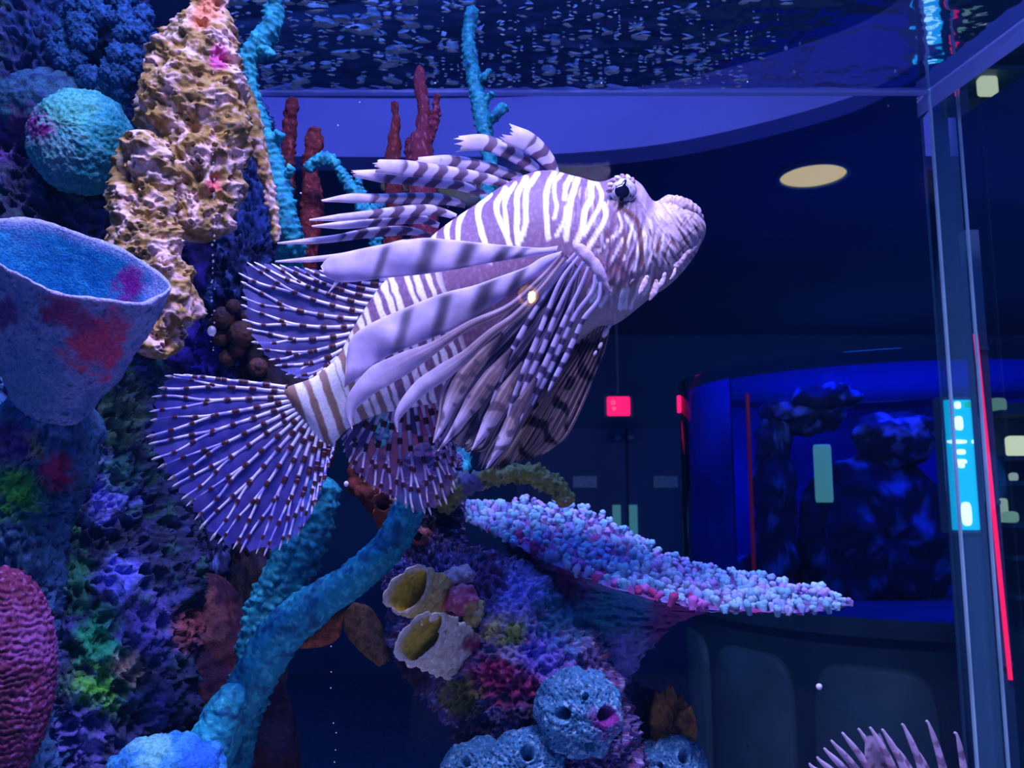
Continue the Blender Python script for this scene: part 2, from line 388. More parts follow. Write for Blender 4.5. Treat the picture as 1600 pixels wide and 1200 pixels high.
def cup(name, Cc, u, v, Cb, rb, mat, wall=.14, nu=72, nv=30, disp=None, colf=None, parent=None, rimw=None, depth=.8, belly=0.0, rimcol=None):
    """open cup: rim circle centre Cc=(px,py,Y), half axes u, v = (dx_px, dy_px, depth_px); foot centre Cb, foot radius factor rb"""
    c3 = P(*Cc); b3 = P(*Cb); k = Cc[2]/1290.0
    conv = lambda q: np.array([q[0]*k, q[2]*k, -q[1]*k])
    u3, v3 = conv(u), conv(v); a = np.linspace(0, 2*np.pi, nu, endpoint=False)
    ring = np.cos(a)[:, None]*u3+np.sin(a)[:, None]*v3
    wob = 1+.04*np.sin(3*a+1)+.03*np.sin(5*a)
    if rimw is not None: wob = rimw(a)
    rows = []
    for t in np.linspace(1, 0, nv):                       # outside, foot -> rim
        s_ = rb+(1-rb)*(1-t)**.8+belly*math.sin(math.pi*t)
        rows.append(b3*t+c3*(1-t)+ring*(s_*lerp(1, wob, (1-t)))[:, None])
    for w in (.5, 1.0): rows.append(c3+ring*(wob*(1-wall*w))[:, None]+(c3-b3)*(.012 if w == .5 else -.01))
    for t in np.linspace(.04, depth, nv-6):               # inside
        s_ = (rb+(1-rb)*(1-t)**.8)*(1-wall)
        rows.append(b3*t+c3*(1-t)+ring*(s_*lerp(1, wob, (1-t)))[:, None])
    rows.append(b3*depth+c3*(1-depth)+ring*.01)
    V = np.array(rows); n = len(rows); inner = np.repeat(np.arange(n) >= nv+1, nu)
    cen = V.mean(1, keepdims=True); D = V-cen; D = (D/(np.linalg.norm(D, axis=2, keepdims=True)+1e-9)).reshape(-1, 3)
    V = V.reshape(-1, 3)
    if disp is not None:
        h = disp(V)*U; V = V+D*(h*np.where(inner, -.35, 1))[:, None]
    rimf = np.exp(-((np.repeat(np.arange(n), nu)-nv)/2.2)**2)
    col = colf(V, inner, rimf) if colf is not None else None
    return mk(name, V, gridf(n, nu), mat, parent, col)

def f_lump(size, amp, k=0): return lambda V: amp*fbm(V/(size*U), k, 3)
def f_knob(size, amp, k=0, lump=(60, 6)):
    def g(V):
        f1, f2, c = worley(V/(size*U), k)
        return amp*(1-sm(0, .75, f1))*(.4+.9*c)+lump[1]*fbm(V/(lump[0]*U), k+3, 2)
    return g
def f_pore(size, amp, k=0, lump=(70, 18), fine=3):
    def g(V):
        w = noise(V/(size*.8*U), k+31)*.35; q = V/(size*U)+w[:, None]
        f1, f2, c = worley(q, k); g1, g2, c2 = worley(q*2.1, k+40)
        pit = (1-sm(.12, .62, f1))*np.where(c > .25, 1, .2); pit2 = 1-sm(.1, .55, g1)
        return -amp*pit-amp*.38*pit2+lump[1]*fbm(V/(lump[0]*U), k+3, 3)+fine*noise(V/(5*U), k+8)
    return g
def f_web(size, amp, k=0, lump=(70, 18), fine=3):
    """net of thin ridges round deep pits, at two sizes"""
    def g(V):
        w = np.stack([noise(V/(size*.9*U), k+31), noise(V/(size*.9*U), k+33), noise(V/(size*.9*U), k+35)], -1)*.45; q = V/(size*U)+w
        f1, f2, c = worley(q, k); g1, g2, c2 = worley(q*2.3, k+40)
        big = 1-sm(.02, .34, f2-f1); small = 1-sm(.02, .34, g2-g1)
        return amp*(big-.75)*np.where(c > .2, 1, .35)+amp*.42*(small-.6)+lump[1]*fbm(V/(lump[0]*U), k+3, 3)+fine*noise(V/(5*U), k+8)
    return g
def patches(base, lst, var=None, nk=0, soft=.6):
    """surface colour: base, mottled with var (colour, feature px), then patches (px, py, radius, colour)"""
    def g(V, h=None, *a):
        col = np.repeat(np.array(base)[None], len(V), 0)
        if var is not None:
            for i, (cc, sz, lo) in enumerate(var):
                m = sm(lo, lo+.35, fbm(V/(sz*U), nk+17*i, 3)); col = mixc(col, cc, m)
        x, y = proj(V); wob = fbm(V/(22*U), nk+90, 3)*.55
        for (px, py, r, cc) in lst:
            d = np.hypot(x-px, y-py)/r+wob
            col = mixc(col, cc, 1-sm(1-soft, 1.1, d))
        return col
    return g

# ------------------------------------------------------------------ seen through the panes: round tank contents, displays, shelf
M_brock = vmat('blue_tank_rock', .8, 20, .4, 60, .5, .2, .006)
rocks = [((1255, 645, 3.40), (66, 45, 32), 'arched dark rock top in the round blue aquarium'), ((1212, 800, 3.40), (32, 30, 165), 'upright dark rock leg in the round blue aquarium'),
         ((1292, 622, 3.32), (54, 35, 22), 'bright blue rock crest in the round blue aquarium'), ((1400, 685, 3.42), (66, 50, 42), 'wide rock lump beside the crest in the round blue aquarium'),
         ((1370, 840, 3.45), (120, 60, 130), 'big dark rock mound low in the round blue aquarium'), ((1186, 920, 3.55), (80, 40, 60), 'low rock heap at the left foot of the round blue aquarium')]
for i, (c, r, lab) in enumerate(rocks):
    ff = lambda V, i=i: 12*fbm(V/(.10), i*5, 3)
    tag(blob('aquarium_rock', c, r, M_brock, 34, ff, patches((.04, .05, .08), [], [((.30, .40, .6), 150, .15)], i), floor=-.402), lab, 'rock')
M_tube = emat('pale_green_window_glow', (.16, .55, .48), .42)  # added tube and stand, in place of a lit window seen through the tank
c0 = P(1284, 695, 3.05); c1 = P(1292, 785, 3.05)
V, f = lathe((c0[0], c0[1], 0), [(.001, c1[2]), (.028, c1[2]), (.031, c1[2]+.01), (.031, c0[2]-.01), (.028, c0[2]), (.001, c0[2])], 24)
e = empty('window_glow', (c0[0], c0[1], -.40)); tag(e, 'pale green glowing tube in the round blue aquarium, standing in for a lit window', 'tube')
mk('glow_column', V, f, M_tube, e)
V, f = lathe((c0[0], c0[1], 0), [(.001, -.402), (.04, -.402), (.04, -.392), (.006, -.385), (.006, c1[2]+.002), (.001, c1[2]+.002)], 20); mk('stand_pipe', V, f, pmat('black_pipe', (.006, .008, .014), .6), e)
M_strip = emat('blue_strip', (.01, .10, .9), .5); M_strip2 = emat('teal_strip', (.03, .30, .45), .35); M_pink = emat('red_strip', (.30, .005, .08), .10)
for (nm, x, y0, y1, Y, w, mt, lab) in (('light_strip', 1090, 705, 800, 3.955, .030, M_strip, 'short blue light strip on the backing of the round aquarium'),
                                       ('light_strip', 1126, 690, 800, 4.175, .020, M_strip2, 'thin teal light strip on the backing of the round aquarium'),
                                       ('light_strip', 1173, 615, 905, 3.106, .0115, M_pink, 'dim red light strip running down the round aquarium glass'),
                                       ('light_strip', 1061, 618, 645, 3.66, .016, M_red, 'tiny red light at the edge of the round aquarium')):
    a = P(x, y0, Y); b = P(x, y1, Y)
    tag(box(nm, ((a[0]+b[0])/2, Y, (a[2]+b[2])/2), (w, .02, a[2]-b[2]), mt, bevel=.004), lab, 'light')

# slim kiosk with a cyan backlit display, right behind the tank corner
e = empty('display_kiosk', (*P(1509, 900, 1.95)[:2], FLOOR)); tag(e, 'slim kiosk with a bright cyan backlit display behind the tank corner', 'display')
a = P(1509, 625, 1.95); b = P(1509, 828, 1.95); kx = a[0]; kw = .096; kz = (a[2]+b[2])/2; kh = a[2]-b[2]
box('kiosk_post', (kx, 1.99, (FLOOR+b[2])/2), (.07, .03, b[2]-FLOOR), M_case, e)
box('kiosk_case', (kx, 1.985, kz), (kw+.004, .05, kh+.02), M_case, e, bevel=.003)
M_cyan = emat('cyan_backlight', (.0, .50, .90), 1.5); M_wht = emat('white_pictogram', (.85, 1.0, 1.0), 2.2); M_grn = emat('green_mark', (.0, .8, .5), .8)
scr = box('screen', (kx, 1.955, kz), (kw, .012, kh), M_cyan, e)
def pict(nm, px, py, w, h, mt=M_wht, n=20, pw=.6):
    q = P(px+10, py, 1.945); a_ = np.linspace(0, 2*np.pi, n, endpoint=False); k = 1.945/1290
    ca = np.sign(np.cos(a_))*np.abs(np.cos(a_))**pw; sa = np.sign(np.sin(a_))*np.abs(np.sin(a_))**pw
    V = np.vstack([np.stack([q[0]+ca*w/2*k*s_, np.full(n, yy), q[2]+sa*h/2*k*s_], -1) for (s_, yy) in ((1, 1.95), (1, 1.945), (.01, 1.944))])
    mk(nm, V, gridf(3, n), mt, scr)
for (px, py, w, h, mt) in ((1487, 633, 9, 11, M_wht), (1489, 661, 12, 22, M_wht), (1486, 690, 30, 6, M_wht), (1514, 690, 9, 6, M_wht), (1492, 706, 14, 8, M_wht),
                           (1492, 721, 18, 7, M_wht), (1493, 727, 9, 8, M_wht), (1501, 803, 15, 36, M_wht), (1503, 632, 12, 10, M_grn)):
    pict('pictogram', px, py, w, h, mt)
# red light tube on a dark post, beyond the side pane
a = P(1524, 522, 1.80); b = P(1579, 1062, 1.80)
e = empty('red_light_tube', (b[0]*.98, 1.83, FLOOR)); tag(e, 'long thin red light tube on a dark post beyond the side pane', 'light')
xm = (a[0]+b[0])/2
V, f = lathe((xm, 1.8, 0), [(.001, b[2]), (.0045, b[2]), (.0045, a[2]), (.001, a[2])], 16)
V[:, 0] += np.interp(V[:, 2], [b[2], a[2]], [b[0]-xm, a[0]-xm]); mk('tube', V, f, emat('red_tube', (1.0, .015, .13), 1.1), e)
box('post', (xm+.015, 1.84, (FLOOR+.6)/2), (.03, .03, .6-FLOOR), M_case, e)
for zz in (b[2]+.03, (a[2]+b[2])/2, a[2]-.03):
    tx = np.interp(zz, [b[2], a[2]], [b[0], a[0]]); x0, x1 = min(tx, xm)-.004, max(tx, xm+.015)+.004
    box('bracket', ((x0+x1)/2, 1.817, zz), (x1-x0, .03, .008), M_case, e)
# dim display shelf far to the right
e = empty('display_shelf', (P(1590, 700, 2.2)[0]+.2, 2.2, FLOOR)); tag(e, 'dim teal display shelf unit against the dark hall', 'shelf')
sx0 = P(1545, 650, 2.2)[0]; M_shelf = pmat('teal_shelf', (.05, .13, .17), .5)
box('back_panel', (sx0+.35, 2.32, -.57), (.7, .02, 1.66), M_shelf, e)
for py in (870, 930): box('shelf_board', (sx0+.35, 2.23, P(1560, py, 2.2)[2]), (.7, .17, .012), M_shelf, e)
for (px, py, w, h, mt, lab) in ((1592, 697, .07, .075, emat('cream_globe', (.75, .9, .6), .7), 'cream glowing globe on the dim shelf'), (1563, 632, .05, .05, emat('green_card', (.15, .35, .28), .45), 'small green lit card at the top of the dim shelf'),
                           (1582, 808, .05, .04, emat('green_card2', (.2, .45, .35), .5), 'small lit green box on the lower board of the dim shelf'), (1587, 745, .02, .03, emat('pale_card', (.4, .6, .55), .5), 'tiny pale lit tag on the middle of the dim shelf'),
                           (1585, 798, .02, .0863, emat('pale_card2', (.4, .6, .5), .5), 'tiny pale lit bottle above the green box on the dim shelf')):
    q = P(px, py, 2.18)
    if px != 1585: box('shelf_board', (sx0+.35, 2.23, q[2]-h*.73/2-.0055), (.7, .17, .012), M_shelf, e)
    else: q[2] = P(1582, 808, 2.18)[2]-.04*.73/2+h*.73/2
    tag(box('shelf_item', (q[0], 2.228 if px == 1585 else 2.19, q[2]), (w*.73, .03, h*.73), mt, bevel=.01), lab, 'ornament')

# ------------------------------------------------------------------ the tank: panes, post, rim, floor, water
YB = 1.30; cor = P(1450, 140, YB); ZW = cor[2]; XC = cor[0]; XL = -.80; YF = .14; ZF = -.50
M_pane = paneglass('clear_acrylic', (.97, .985, 1.0))
M_front = paneglass('front_acrylic', (1, 1, 1), 1.3)
M_post = paneglass('acrylic_edge', (.82, .97, 1.0), body=(.30, .72, .92), bodyfac=.18)
M_rim = paneglass('acrylic_rim', (.5, .6, 1.0), body=(.60, .66, 1.0), bodyfac=.75)
struct(box('window_1', ((XL+XC)/2+.1, YF, .08), (XC-XL+.3, .012, 1.6), M_front), 'clear front pane of the aquarium')
struct(box('window_2', ((XL+XC)/2, YB+.012, (ZF+ZW)/2), (XC-XL, .020, ZW-ZF), M_pane), 'clear rear pane of the aquarium')
d2 = P(1600, 28, 1.0); Y2 = ZW/d2[2]; X2 = d2[0]*Y2; sl = (X2-XC)/(Y2-YB)          # direction of the side pane
xs = lambda y: XC+sl*(y-YB)
V = []
for y in (YB, YF):
    for z in (ZF, ZW):
        V += [(xs(y)+.046, y, z), (xs(y)+.066, y, z)]
V = np.array(V); struct(mk('window_3', V, np.array([[0, 1, 3, 2], [4, 6, 7, 5], [0, 2, 6, 4], [1, 5, 7, 3], [0, 4, 5, 1], [2, 3, 7, 6]]), M_pane, smooth=False), 'clear side pane of the aquarium')
struct(box('trim_2', (XC+.024, YB+.02, (ZF+ZW)/2-.002), (.046, .03, ZW-ZF), M_post, bevel=.003), 'thick acrylic corner edge of the aquarium')
M_line = pmat('bright_acrylic_seam', (.45, .85, .85), .25, nvar=.4, nscale=6)
struct(box('trim_3', (XC+.0005, YB-.002, (ZF+ZW)/2), (.003, .006, ZW-ZF), M_line), 'pale green seam at the tank corner')
struct(box('trim_4', (XC+.047, YB-.002, (ZF+ZW)/2), (.0025, .006, ZW-ZF), M_line), 'pale seam on the far side of the tank corner')
V = []
for y in (YB+.03, YF):
    for z in (ZW-.035, ZW): V += [(xs(y)+.0, y, z), (xs(y)+.07, y, z)]
struct(mk('trim_5', np.array(V), np.array([[0, 1, 3, 2], [4, 6, 7, 5], [0, 2, 6, 4], [1, 5, 7, 3], [0, 4, 5, 1], [2, 3, 7, 6]]), M_rim, smooth=False), 'lit acrylic rim along the top of the side pane')
struct(box('trim_6', ((XL+XC)/2, YB, ZW-.006), (XC-XL, .012, .005), M_rim, bevel=.001), 'thin lit acrylic rim along the top of the rear pane')
M_sand = pmat('tank_floor_sand', (.48, .47, .52), .9, nvar=.3, nscale=80)  # unseen floor, its pale tone put in to bounce light onto undersides
struct(box('trim_7', ((XL+XC)/2, (YF+YB)/2, ZF-.02), (XC-XL+.14, YB-YF+.06, .04), M_sand), 'tank floor slab')
M_stand = pmat('tank_stand', (.02, .03, .07), .6)
tag(box('tank_stand', ((XL+XC)/2, (YF+YB)/2, (FLOOR+ZF-.04)/2), (XC-XL+.1, YB-YF, ZF-.04-FLOOR), M_stand, bevel=.01), 'dark cabinet the aquarium stands on', 'cabinet')
struct(box('wall_tank', (XL-.03, (YF+YB)/2, (ZF+ZW)/2), (.04, YB-YF, ZW-ZF), M_wall), 'dark side wall of the aquarium')

# water surface, rippled, seen from below as a mirror
nx, ny = 240, 260
gx = np.linspace(XL, XC+.04, nx); gy = np.linspace(YF, YB, ny); A, B = np.meshgrid(gx, gy, indexing='ij')
Q = np.stack([A.ravel()/.055, B.ravel()/.035, np.full(A.size, .3)], -1)
calm = 1-sm(.15, .42, A.ravel())*.85
h = (fbm(Q, 2, 3)*.0032+fbm(Q*3.3, 9, 2)*.0009)*calm
V = np.stack([A.ravel(), B.ravel(), ZW-.004+h], -1)
m, n, l, b = newmat('rippled_water'); n.remove(b); out = n['Material Output']
g = n.new('ShaderNodeBsdfGlossy'); g.inputs['Roughness'].default_value = .03; g.inputs[0].default_value = (.55, .72, 1, 1)
t = n.new('ShaderNodeBsdfTransparent'); t.inputs[0].default_value = (.92, .96, 1, 1)
mx = n.new('ShaderNodeMixShader'); lw = n.new('ShaderNodeLayerWeight'); lw.inputs[0].default_value = .45
mr = n.new('ShaderNodeMapRange'); mr.inputs[1].default_value = .0; mr.inputs[2].default_value = .7; mr.inputs[3].default_value = .06; mr.inputs[4].default_value = .92
l.new(lw.outputs['Facing'], mr.inputs[0]); l.new(mr.outputs[0], mx.inputs[0]); l.new(t.outputs[0], mx.inputs[1]); l.new(g.outputs[0], mx.inputs[2]); l.new(mx.outputs[0], out.inputs[0])
o = mk('water_surface', V, gridf(nx, ny, False), m); o['kind'] = 'stuff'; o['label'] = 'rippled water surface seen from below'; o['category'] = 'water'
# ------------------------------------------------------------------ the lionfish
YFI = .66
FX = empty('lionfish', P(790, 470, YFI)); tag(FX, 'big lionfish with white and purple-brown stripes swimming with its head up', 'fish')
WHT = np.array([.93, .90, .95]); LAV = np.array([.66, .60, .80]); PNK = np.array([.78, .62, .70]); BRN = np.array([.16, .085, .10]); DRK = np.array([.035, .02, .035]); TAN = np.array([.42, .27, .17]); PUR = np.array([.20, .12, .20])
pairs = [((438, 612), (508, 698), 1.5), ((450, 604), (524, 690), 14), ((492, 588), (547, 668), 22), ((528, 556), (590, 648), 30), ((552, 512), (640, 638), 40), ((592, 450), (700, 624), 55), ((640, 402), (755, 602), 66),
         ((690, 356), (810, 580), 75), ((745, 318), (858, 560), 82), ((795, 284), (900, 540), 88), ((850, 266), (938, 518), 92), ((902, 276), (970, 502), 90), ((938, 284), (996, 482), 85),
         ((972, 274), (1018, 464), 78), ((1000, 286), (1040, 450), 70), ((1022, 314), (1062, 430), 61), ((1046, 304), (1084, 402), 55), ((1074, 316), (1098, 376), 46), ((1092, 332), (1103, 362), 30), ((1101, 346), (1103, 352), 6)]
NV, NU = 420, 150
arr = crom([(t[0]*.5+b_[0]*.5, t[1]*.5+b_[1]*.5, t[0]-b_[0], t[1]-b_[1], th) for (t, b_, th) in pairs], NV)
a = np.linspace(0, 2*np.pi, NU, endpoint=False)
ca, sa = np.cos(a), np.sin(a)
px = arr[:, 0:1]+arr[:, 2:3]*.5*ca; py = arr[:, 1:2]+arr[:, 3:4]*.5*ca
dep = arr[:, 4:5]*np.sign(sa)*np.abs(sa)**.85
def segd(x, y, pl, w0=1.0):
    pl = np.array(pl, float); pl = crom(pl, 14) if len(pl) > 2 else pl
    d = np.full(x.shape, 1e9)
    for (p0, p1) in zip(pl[:-1], pl[1:]):
        v = p1-p0; t = np.clip(((x-p0[0])*v[0]+(y-p0[1])*v[1])/(v@v+1e-9), 0, 1)
        d = np.minimum(d, np.hypot(x-p0[0]-t*v[0], y-p0[1]-t*v[1]))
    return d
Z7 = lambda pts: [(680+x/3.158, 180+y/3.158) for (x, y) in pts]
Z5 = lambda pts: [(220+x/3.158, 380+y/3.158) for (x, y) in pts]
Z4 = lambda pts: [(920+x/5.455, 260+y/5.455) for (x, y) in pts]
ST = []                                                     # white stripes: (polyline, half width px)
for q, w in (([(8, 555), (-8, 605), (-12, 660)], 3), ([(80, 490), (58, 560), (62, 610), (70, 680)], 4), ([(160, 450), (120, 520), (112, 605), (118, 680)], 4), ([(270, 390), (212, 460), (225, 560), (250, 640), (270, 720)], 4.6),
             ([(345, 365), (302, 440), (318, 520), (355, 600), (380, 680)], 4.4), ([(395, 335), (345, 420), (348, 500), (356, 580)], 3.6), ([(448, 312), (405, 390), (405, 500), (402, 560), (410, 640)], 4.6), ([(505, 288), (452, 370), (446, 470), (445, 540), (418, 620)], 4.4),
             ([(590, 280), (555, 350), (545, 430), (550, 520), (558, 610)], 4.2), ([(632, 280), (590, 330), (590, 400), (600, 450), (588, 512)], 3.0), ([(678, 288), (645, 350), (640, 410)], 4.0), ([(714, 284), (690, 350), (665, 440), (655, 530), (645, 605)], 4.6), ([(648, 450), (630, 530), (598, 595)], 3.0),
             ([(768, 312), (770, 400), (740, 470), (725, 560), (698, 625)], 5.0), ([(792, 325), (822, 400), (800, 470), (765, 530), (735, 590)], 3.4), ([(832, 440), (842, 500), (805, 570), (758, 650)], 4.0)):
    ST.append((Z7(q), w, 0))
for q, w in (([(250, 390), (280, 490), (255, 560), (150, 650), (80, 730)], 2.4), ([(310, 420), (370, 520), (350, 600), (300, 790)], 2.6), ([(360, 500), (410, 640), (420, 760), (380, 880)], 3.0), ([(290, 620), (240, 720), (200, 800)], 2.2), ([(460, 510), (480, 620), (490, 760), (500, 880)], 3.0),
             ([(520, 460), (540, 560), (520, 680), (530, 800)], 2.4), ([(600, 520), (560, 640), (570, 760)], 2.2), ([(640, 560), (620, 700), (600, 840)], 2.2), ([(700, 600), (680, 720), (650, 860)], 2.4), ([(60, 940), (40, 1030), (0, 1080)], 3.4), ([(110, 980), (90, 1060), (20, 1150)], 3.4), ([(190, 1030), (150, 1110), (100, 1190)], 3.2),
             ([(290, 1060), (270, 1200)], 4.6), ([(340, 1060), (310, 1200)], 3), ([(450, 960), (420, 1080), (360, 1200)], 3.8), ([(510, 940), (500, 1020), (470, 1080)], 4)):
    ST.append((Z4(q), w, 1))
ax = np.array([.897, -.441])
sax = (px-485)*ax[0]+(py-645)*ax[1]+(((px-485)*.441+(py-645)*.897)*.12)        # position along the body axis, bands lean a little
m = np.zeros(px.shape); tip = np.zeros(px.shape)
wob = noise(np.stack([px.ravel()/14, py.ravel()/14, np.zeros(px.size)], -1), 5).reshape(px.shape)
for (pl, w, kind) in ST:
    d = segd(px, py, pl)+wob*1.3; q = 1-sm(w-.9, w+.9, d)
    m = np.maximum(m, q)
rear = 1-sm(250, 275, sax)
bands = [(-2, 7), (24, 8), (52, 8), (66, 4.5), (88, 5), (101, 4), (121, 5), (135, 4), (158, 5), (176, 5), (190, 4.5), (214, 4), (228, 5), (246, 4), (262, 4)]
mb = np.zeros(px.shape)
for (s0, w) in bands: mb = np.maximum(mb, 1-sm(w-1.2, w+1.2, np.abs(sax+wob*2.2-s0)))
m = np.maximum(m*(1-rear), mb*rear)
face = sm(545, 640, sax)
base = mixc(np.broadcast_to(np.array([.20, .105, .19]), px.shape+(3,)), np.array([.60, .49, .58]), face)
fl = noise(np.stack([px.ravel()/9, py.ravel()/4, np.zeros(px.size)], -1), 12).reshape(px.shape)
base = mixc(base, np.array([.34, .22, .35]), sm(.05, .5, fl)*.55)
base = mixc(base, np.array([.36, .22, .13]), (1-sm(90, 150, sax))*.8)
bel = sm(.35, .9, -ca)[None, :]*np.ones_like(px); base = mixc(base, np.array([.52, .44, .42]), bel*sm(380, 450, sax)*(1-face)*.9)
col = mixc(base, WHT*np.array([1, 1, 1]), m)
col = mixc(col, PNK*.9, m*face*.55)
for q, w in (([(225, 330), (330, 390), (420, 480), (440, 640), (455, 840)], 3.6), ([(140, 560), (180, 640), (60, 700)], 2.0), ([(300, 560), (310, 700), (270, 780)], 2.6), ([(520, 540), (530, 590)], 1.4), ([(620, 650), (590, 720)], 1.4), ([(830, 430), (760, 540)], .9), ([(900, 400), (820, 500)], .9), ([(930, 510), (770, 650)], 1.0),
             ([(860, 640), (740, 770)], .9), ([(900, 690), (790, 820)], .9), ([(700, 640), (650, 760), (680, 830)], 1.5), ([(610, 600), (570, 740)], 1.4), ([(560, 700), (540, 800)], 1.2), ([(680, 260), (640, 290)], .9), ([(730, 300), (700, 330)], .9), ([(800, 330), (760, 370)], .9)):
    d = segd(px, py, Z4(q)); col = mixc(col, np.array([.17, .07, .06]), (1-sm(w-.6, w+.7, d))*.9)
rx_ = (px*.55+py*.83); ry_ = (px*.83-py*.55)
st1 = noise(np.stack([ry_.ravel()/4.2, rx_.ravel()/26, np.zeros(px.size)], -1), 41).reshape(px.shape)
st2 = noise(np.stack([(px.ravel()+.15*py.ravel())/5.0, py.ravel()/24, np.zeros(px.size)+3], -1), 43).reshape(px.shape)
jaw = sm(575, 625, sax); cheek = sm(470, 520, sax)*(1-jaw)
low = sm(-.35, .35, -ca)[None, :]*np.ones_like(px)
col = mixc(col, np.array([.30, .14, .11]), jaw*sm(.10, .42, st1)*(.35+.6*low)); col = mixc(col, WHT*.9, jaw*sm(.18, .5, -st1)*.7)
col = mixc(col, np.array([.34, .19, .15]), cheek*sm(.12, .45, st2)*.6*low); col = mixc(col, LAV*1.1, cheek*sm(.2, .5, -st2)*.55)
# folds of the face and brow bump as real relief
hgt = np.zeros(px.shape)
hgt += (1.8*jaw*st1+1.6*cheek*st2)*-2.2*sm(.0, .5, np.abs(sa))[None, :]
hgt += -4*np.exp(-(segd(px, py, Z4([(580, 290), (500, 400), (470, 540)]))/6)**2)
hgt += 12*np.exp(-(np.hypot(px-972, py-302)/30)**2)
hgt += 3.0*m*0
dep2 = dep+np.sign(sa)*hgt*np.abs(sa)**.3
V = P(px, py, YFI+dep2*YFI/1290).reshape(-1, 3)
jj = np.arange(NU)
V = np.vstack([V, V[:NU].mean(0), V[-NU:].mean(0)]); col = np.vstack([col.reshape(-1, 3), LAV[None], PNK[None]])
body = mk('body', V, [gridf(NV, NU), np.stack([(jj+1) % NU, jj, np.full(NU, NV*NU)], -1), np.stack([(NV-1)*NU+jj, (NV-1)*NU+(jj+1) % NU, np.full(NU, NV*NU+1)], -1)], M_fish, FX, col)

# eye: ball in a spotted brow, with a ring and a dark pupil; brow tabs above it
def ball(name, px_, py_, Y, r, mat, parent, colf=None, n=24, sy=1.0):
    return blob(name, (px_, py_, Y), (r, r*sy, r), mat, n, None, colf, parent)
ye = YFI-78*YFI/1290
M_eye = vmat('fish_eye', .15, 400, .2, 900, .05, .6, .0003); M_pup = pmat('fish_pupil', (.004, .005, .02), .06, spec=.7)
eye = ball('eye', 974, 298, ye+.004, 22, M_eye, FX, lambda V, h, *a: mixc(np.broadcast_to(np.array([.62, .58, .74]), V.shape), np.array([.14, .09, .16]), sm(.12, .35, noise(V/(6*U), 3))), 40, .62)
ball('pupil', 972, 299, ye-.0025, 12, M_pup, eye, None, 20, .35)
tube('pupil_slit', [(970, 318, ye-.0010, 2.5), (971, 308, ye-.0022, 5), (974, 290, ye-.0022, 4), (978, 280, ye-.0006, 2)], M_pup, 12, 20, parent=eye)
for k in range(7):
    a_ = math.radians(175-k*22); x0 = 973+17*math.cos(a_); y0 = 300-17*math.sin(a_)
    tube('brow_tab', [(x0, y0, ye+.003, 4), (973+21*math.cos(a_), 299-21*math.sin(a_), ye+.002, 4.5), (973+25*math.cos(a_+.2), 298-25*math.sin(a_+.2), ye+.004, 3)], M_fish, 10, 12, f_lump(4, 1.2, k), lambda V, h, k=k: np.broadcast_to(WHT*.8 if k % 2 else np.array([.40, .25, .33]), V.shape), eye)
# lips, nostril bump, chin and cheek flaps
lipc = lambda V, *a: mixc(np.broadcast_to(np.array([.64, .53, .62]), V.shape), np.array([.36, .20, .20]), sm(.1, .5, noise(np.stack([(V[:, 0]+V[:, 2])/(3.2*U), V[:, 1]/(9*U), (V[:, 0]-V[:, 2])/(14*U)], -1), 8)))
yl = YFI-38*YFI/1290
tube('upper_lip', [(1034, 330, yl+.006, 7), (1048, 321, yl+.006, 15), (1066, 326, yl+.006, 18), (1082, 336, yl+.010, 15), (1094, 350, yl+.016, 9)], M_fish, 20, 50, lambda V: .5*np.sin(V[:, 0]/(1.2*U))+f_lump(10, 2.2, 3)(V), lipc, FX)
tube('lower_lip', [(1097, 350, yl+.016, 8), (1091, 366, yl+.011, 9), (1081, 384, yl+.005, 9), (1068, 402, yl, 8), (1052, 420, yl-.004, 5)], M_fish, 20, 50, lambda V: .4*np.sin(V[:, 2]/(1.2*U))+f_lump(10, 2.2, 4)(V), lipc, FX)
for i, (pts, w, cc) in enumerate((([(968, 418), (962, 432), (950, 448)], 5, LAV), ([(985, 424), (978, 438), (966, 447)], 6, PNK), ([(992, 430), (984, 444)], 4.5, WHT*.85), ([(1012, 430), (1006, 445), (998, 460)], 7, PNK), ([(1026, 436), (1024, 452), (1014, 470)], 7.5, PNK), ([(1040, 425), (1034, 442), (1022, 455)], 5.5, LAV), ([(1056, 418), (1052, 430), (1046, 437)], 4, PNK), ([(968, 380), (958, 396), (950, 408)], 3.6, LAV), ([(955, 370), (944, 382)], 3, LAV), ([(1000, 405), (996, 420)], 3.4, LAV))):
    yy = YFI-(66 if i < 4 else 50)*YFI/1290
    p3 = crom([(x, y) for x, y in pts], 5); w = w*.72; ws = [w*.5, w*.9, w, w*.75, 1]
    tube('face_flap', [(x, y, yy-.0015, w_, w_*.45) for (x, y), w_ in zip(p3, ws)], M_fish, 12, 24, f_lump(6, 1.0, i), lambda V, h, cc=cc: mixc(np.broadcast_to(cc, V.shape), np.array([.40, .16, .12]), sm(.15, .5, noise(V/(6*U), 3))*.8), FX)
# pectoral arm: smooth fleshy ridge the big fin hangs from
ya = YFI-90*YFI/1290
tube('pectoral_arm', [(858, 372, ya+.007, 3, 3), (880, 374, ya+.0045, 8, 7), (904, 388, ya+.002, 11, 8), (924, 408, ya+.002, 11, 8), (940, 434, ya+.004, 9, 7), (952, 460, ya+.008, 3, 3)], M_fish, 24, 50, f_lump(20, 1.5, 2), lambda V, h: mixc(np.broadcast_to(np.array([.62, .48, .66]), V.shape), np.array([.52, .37, .48]), sm(0, .5, noise(V/(18*U), 1))), FX)

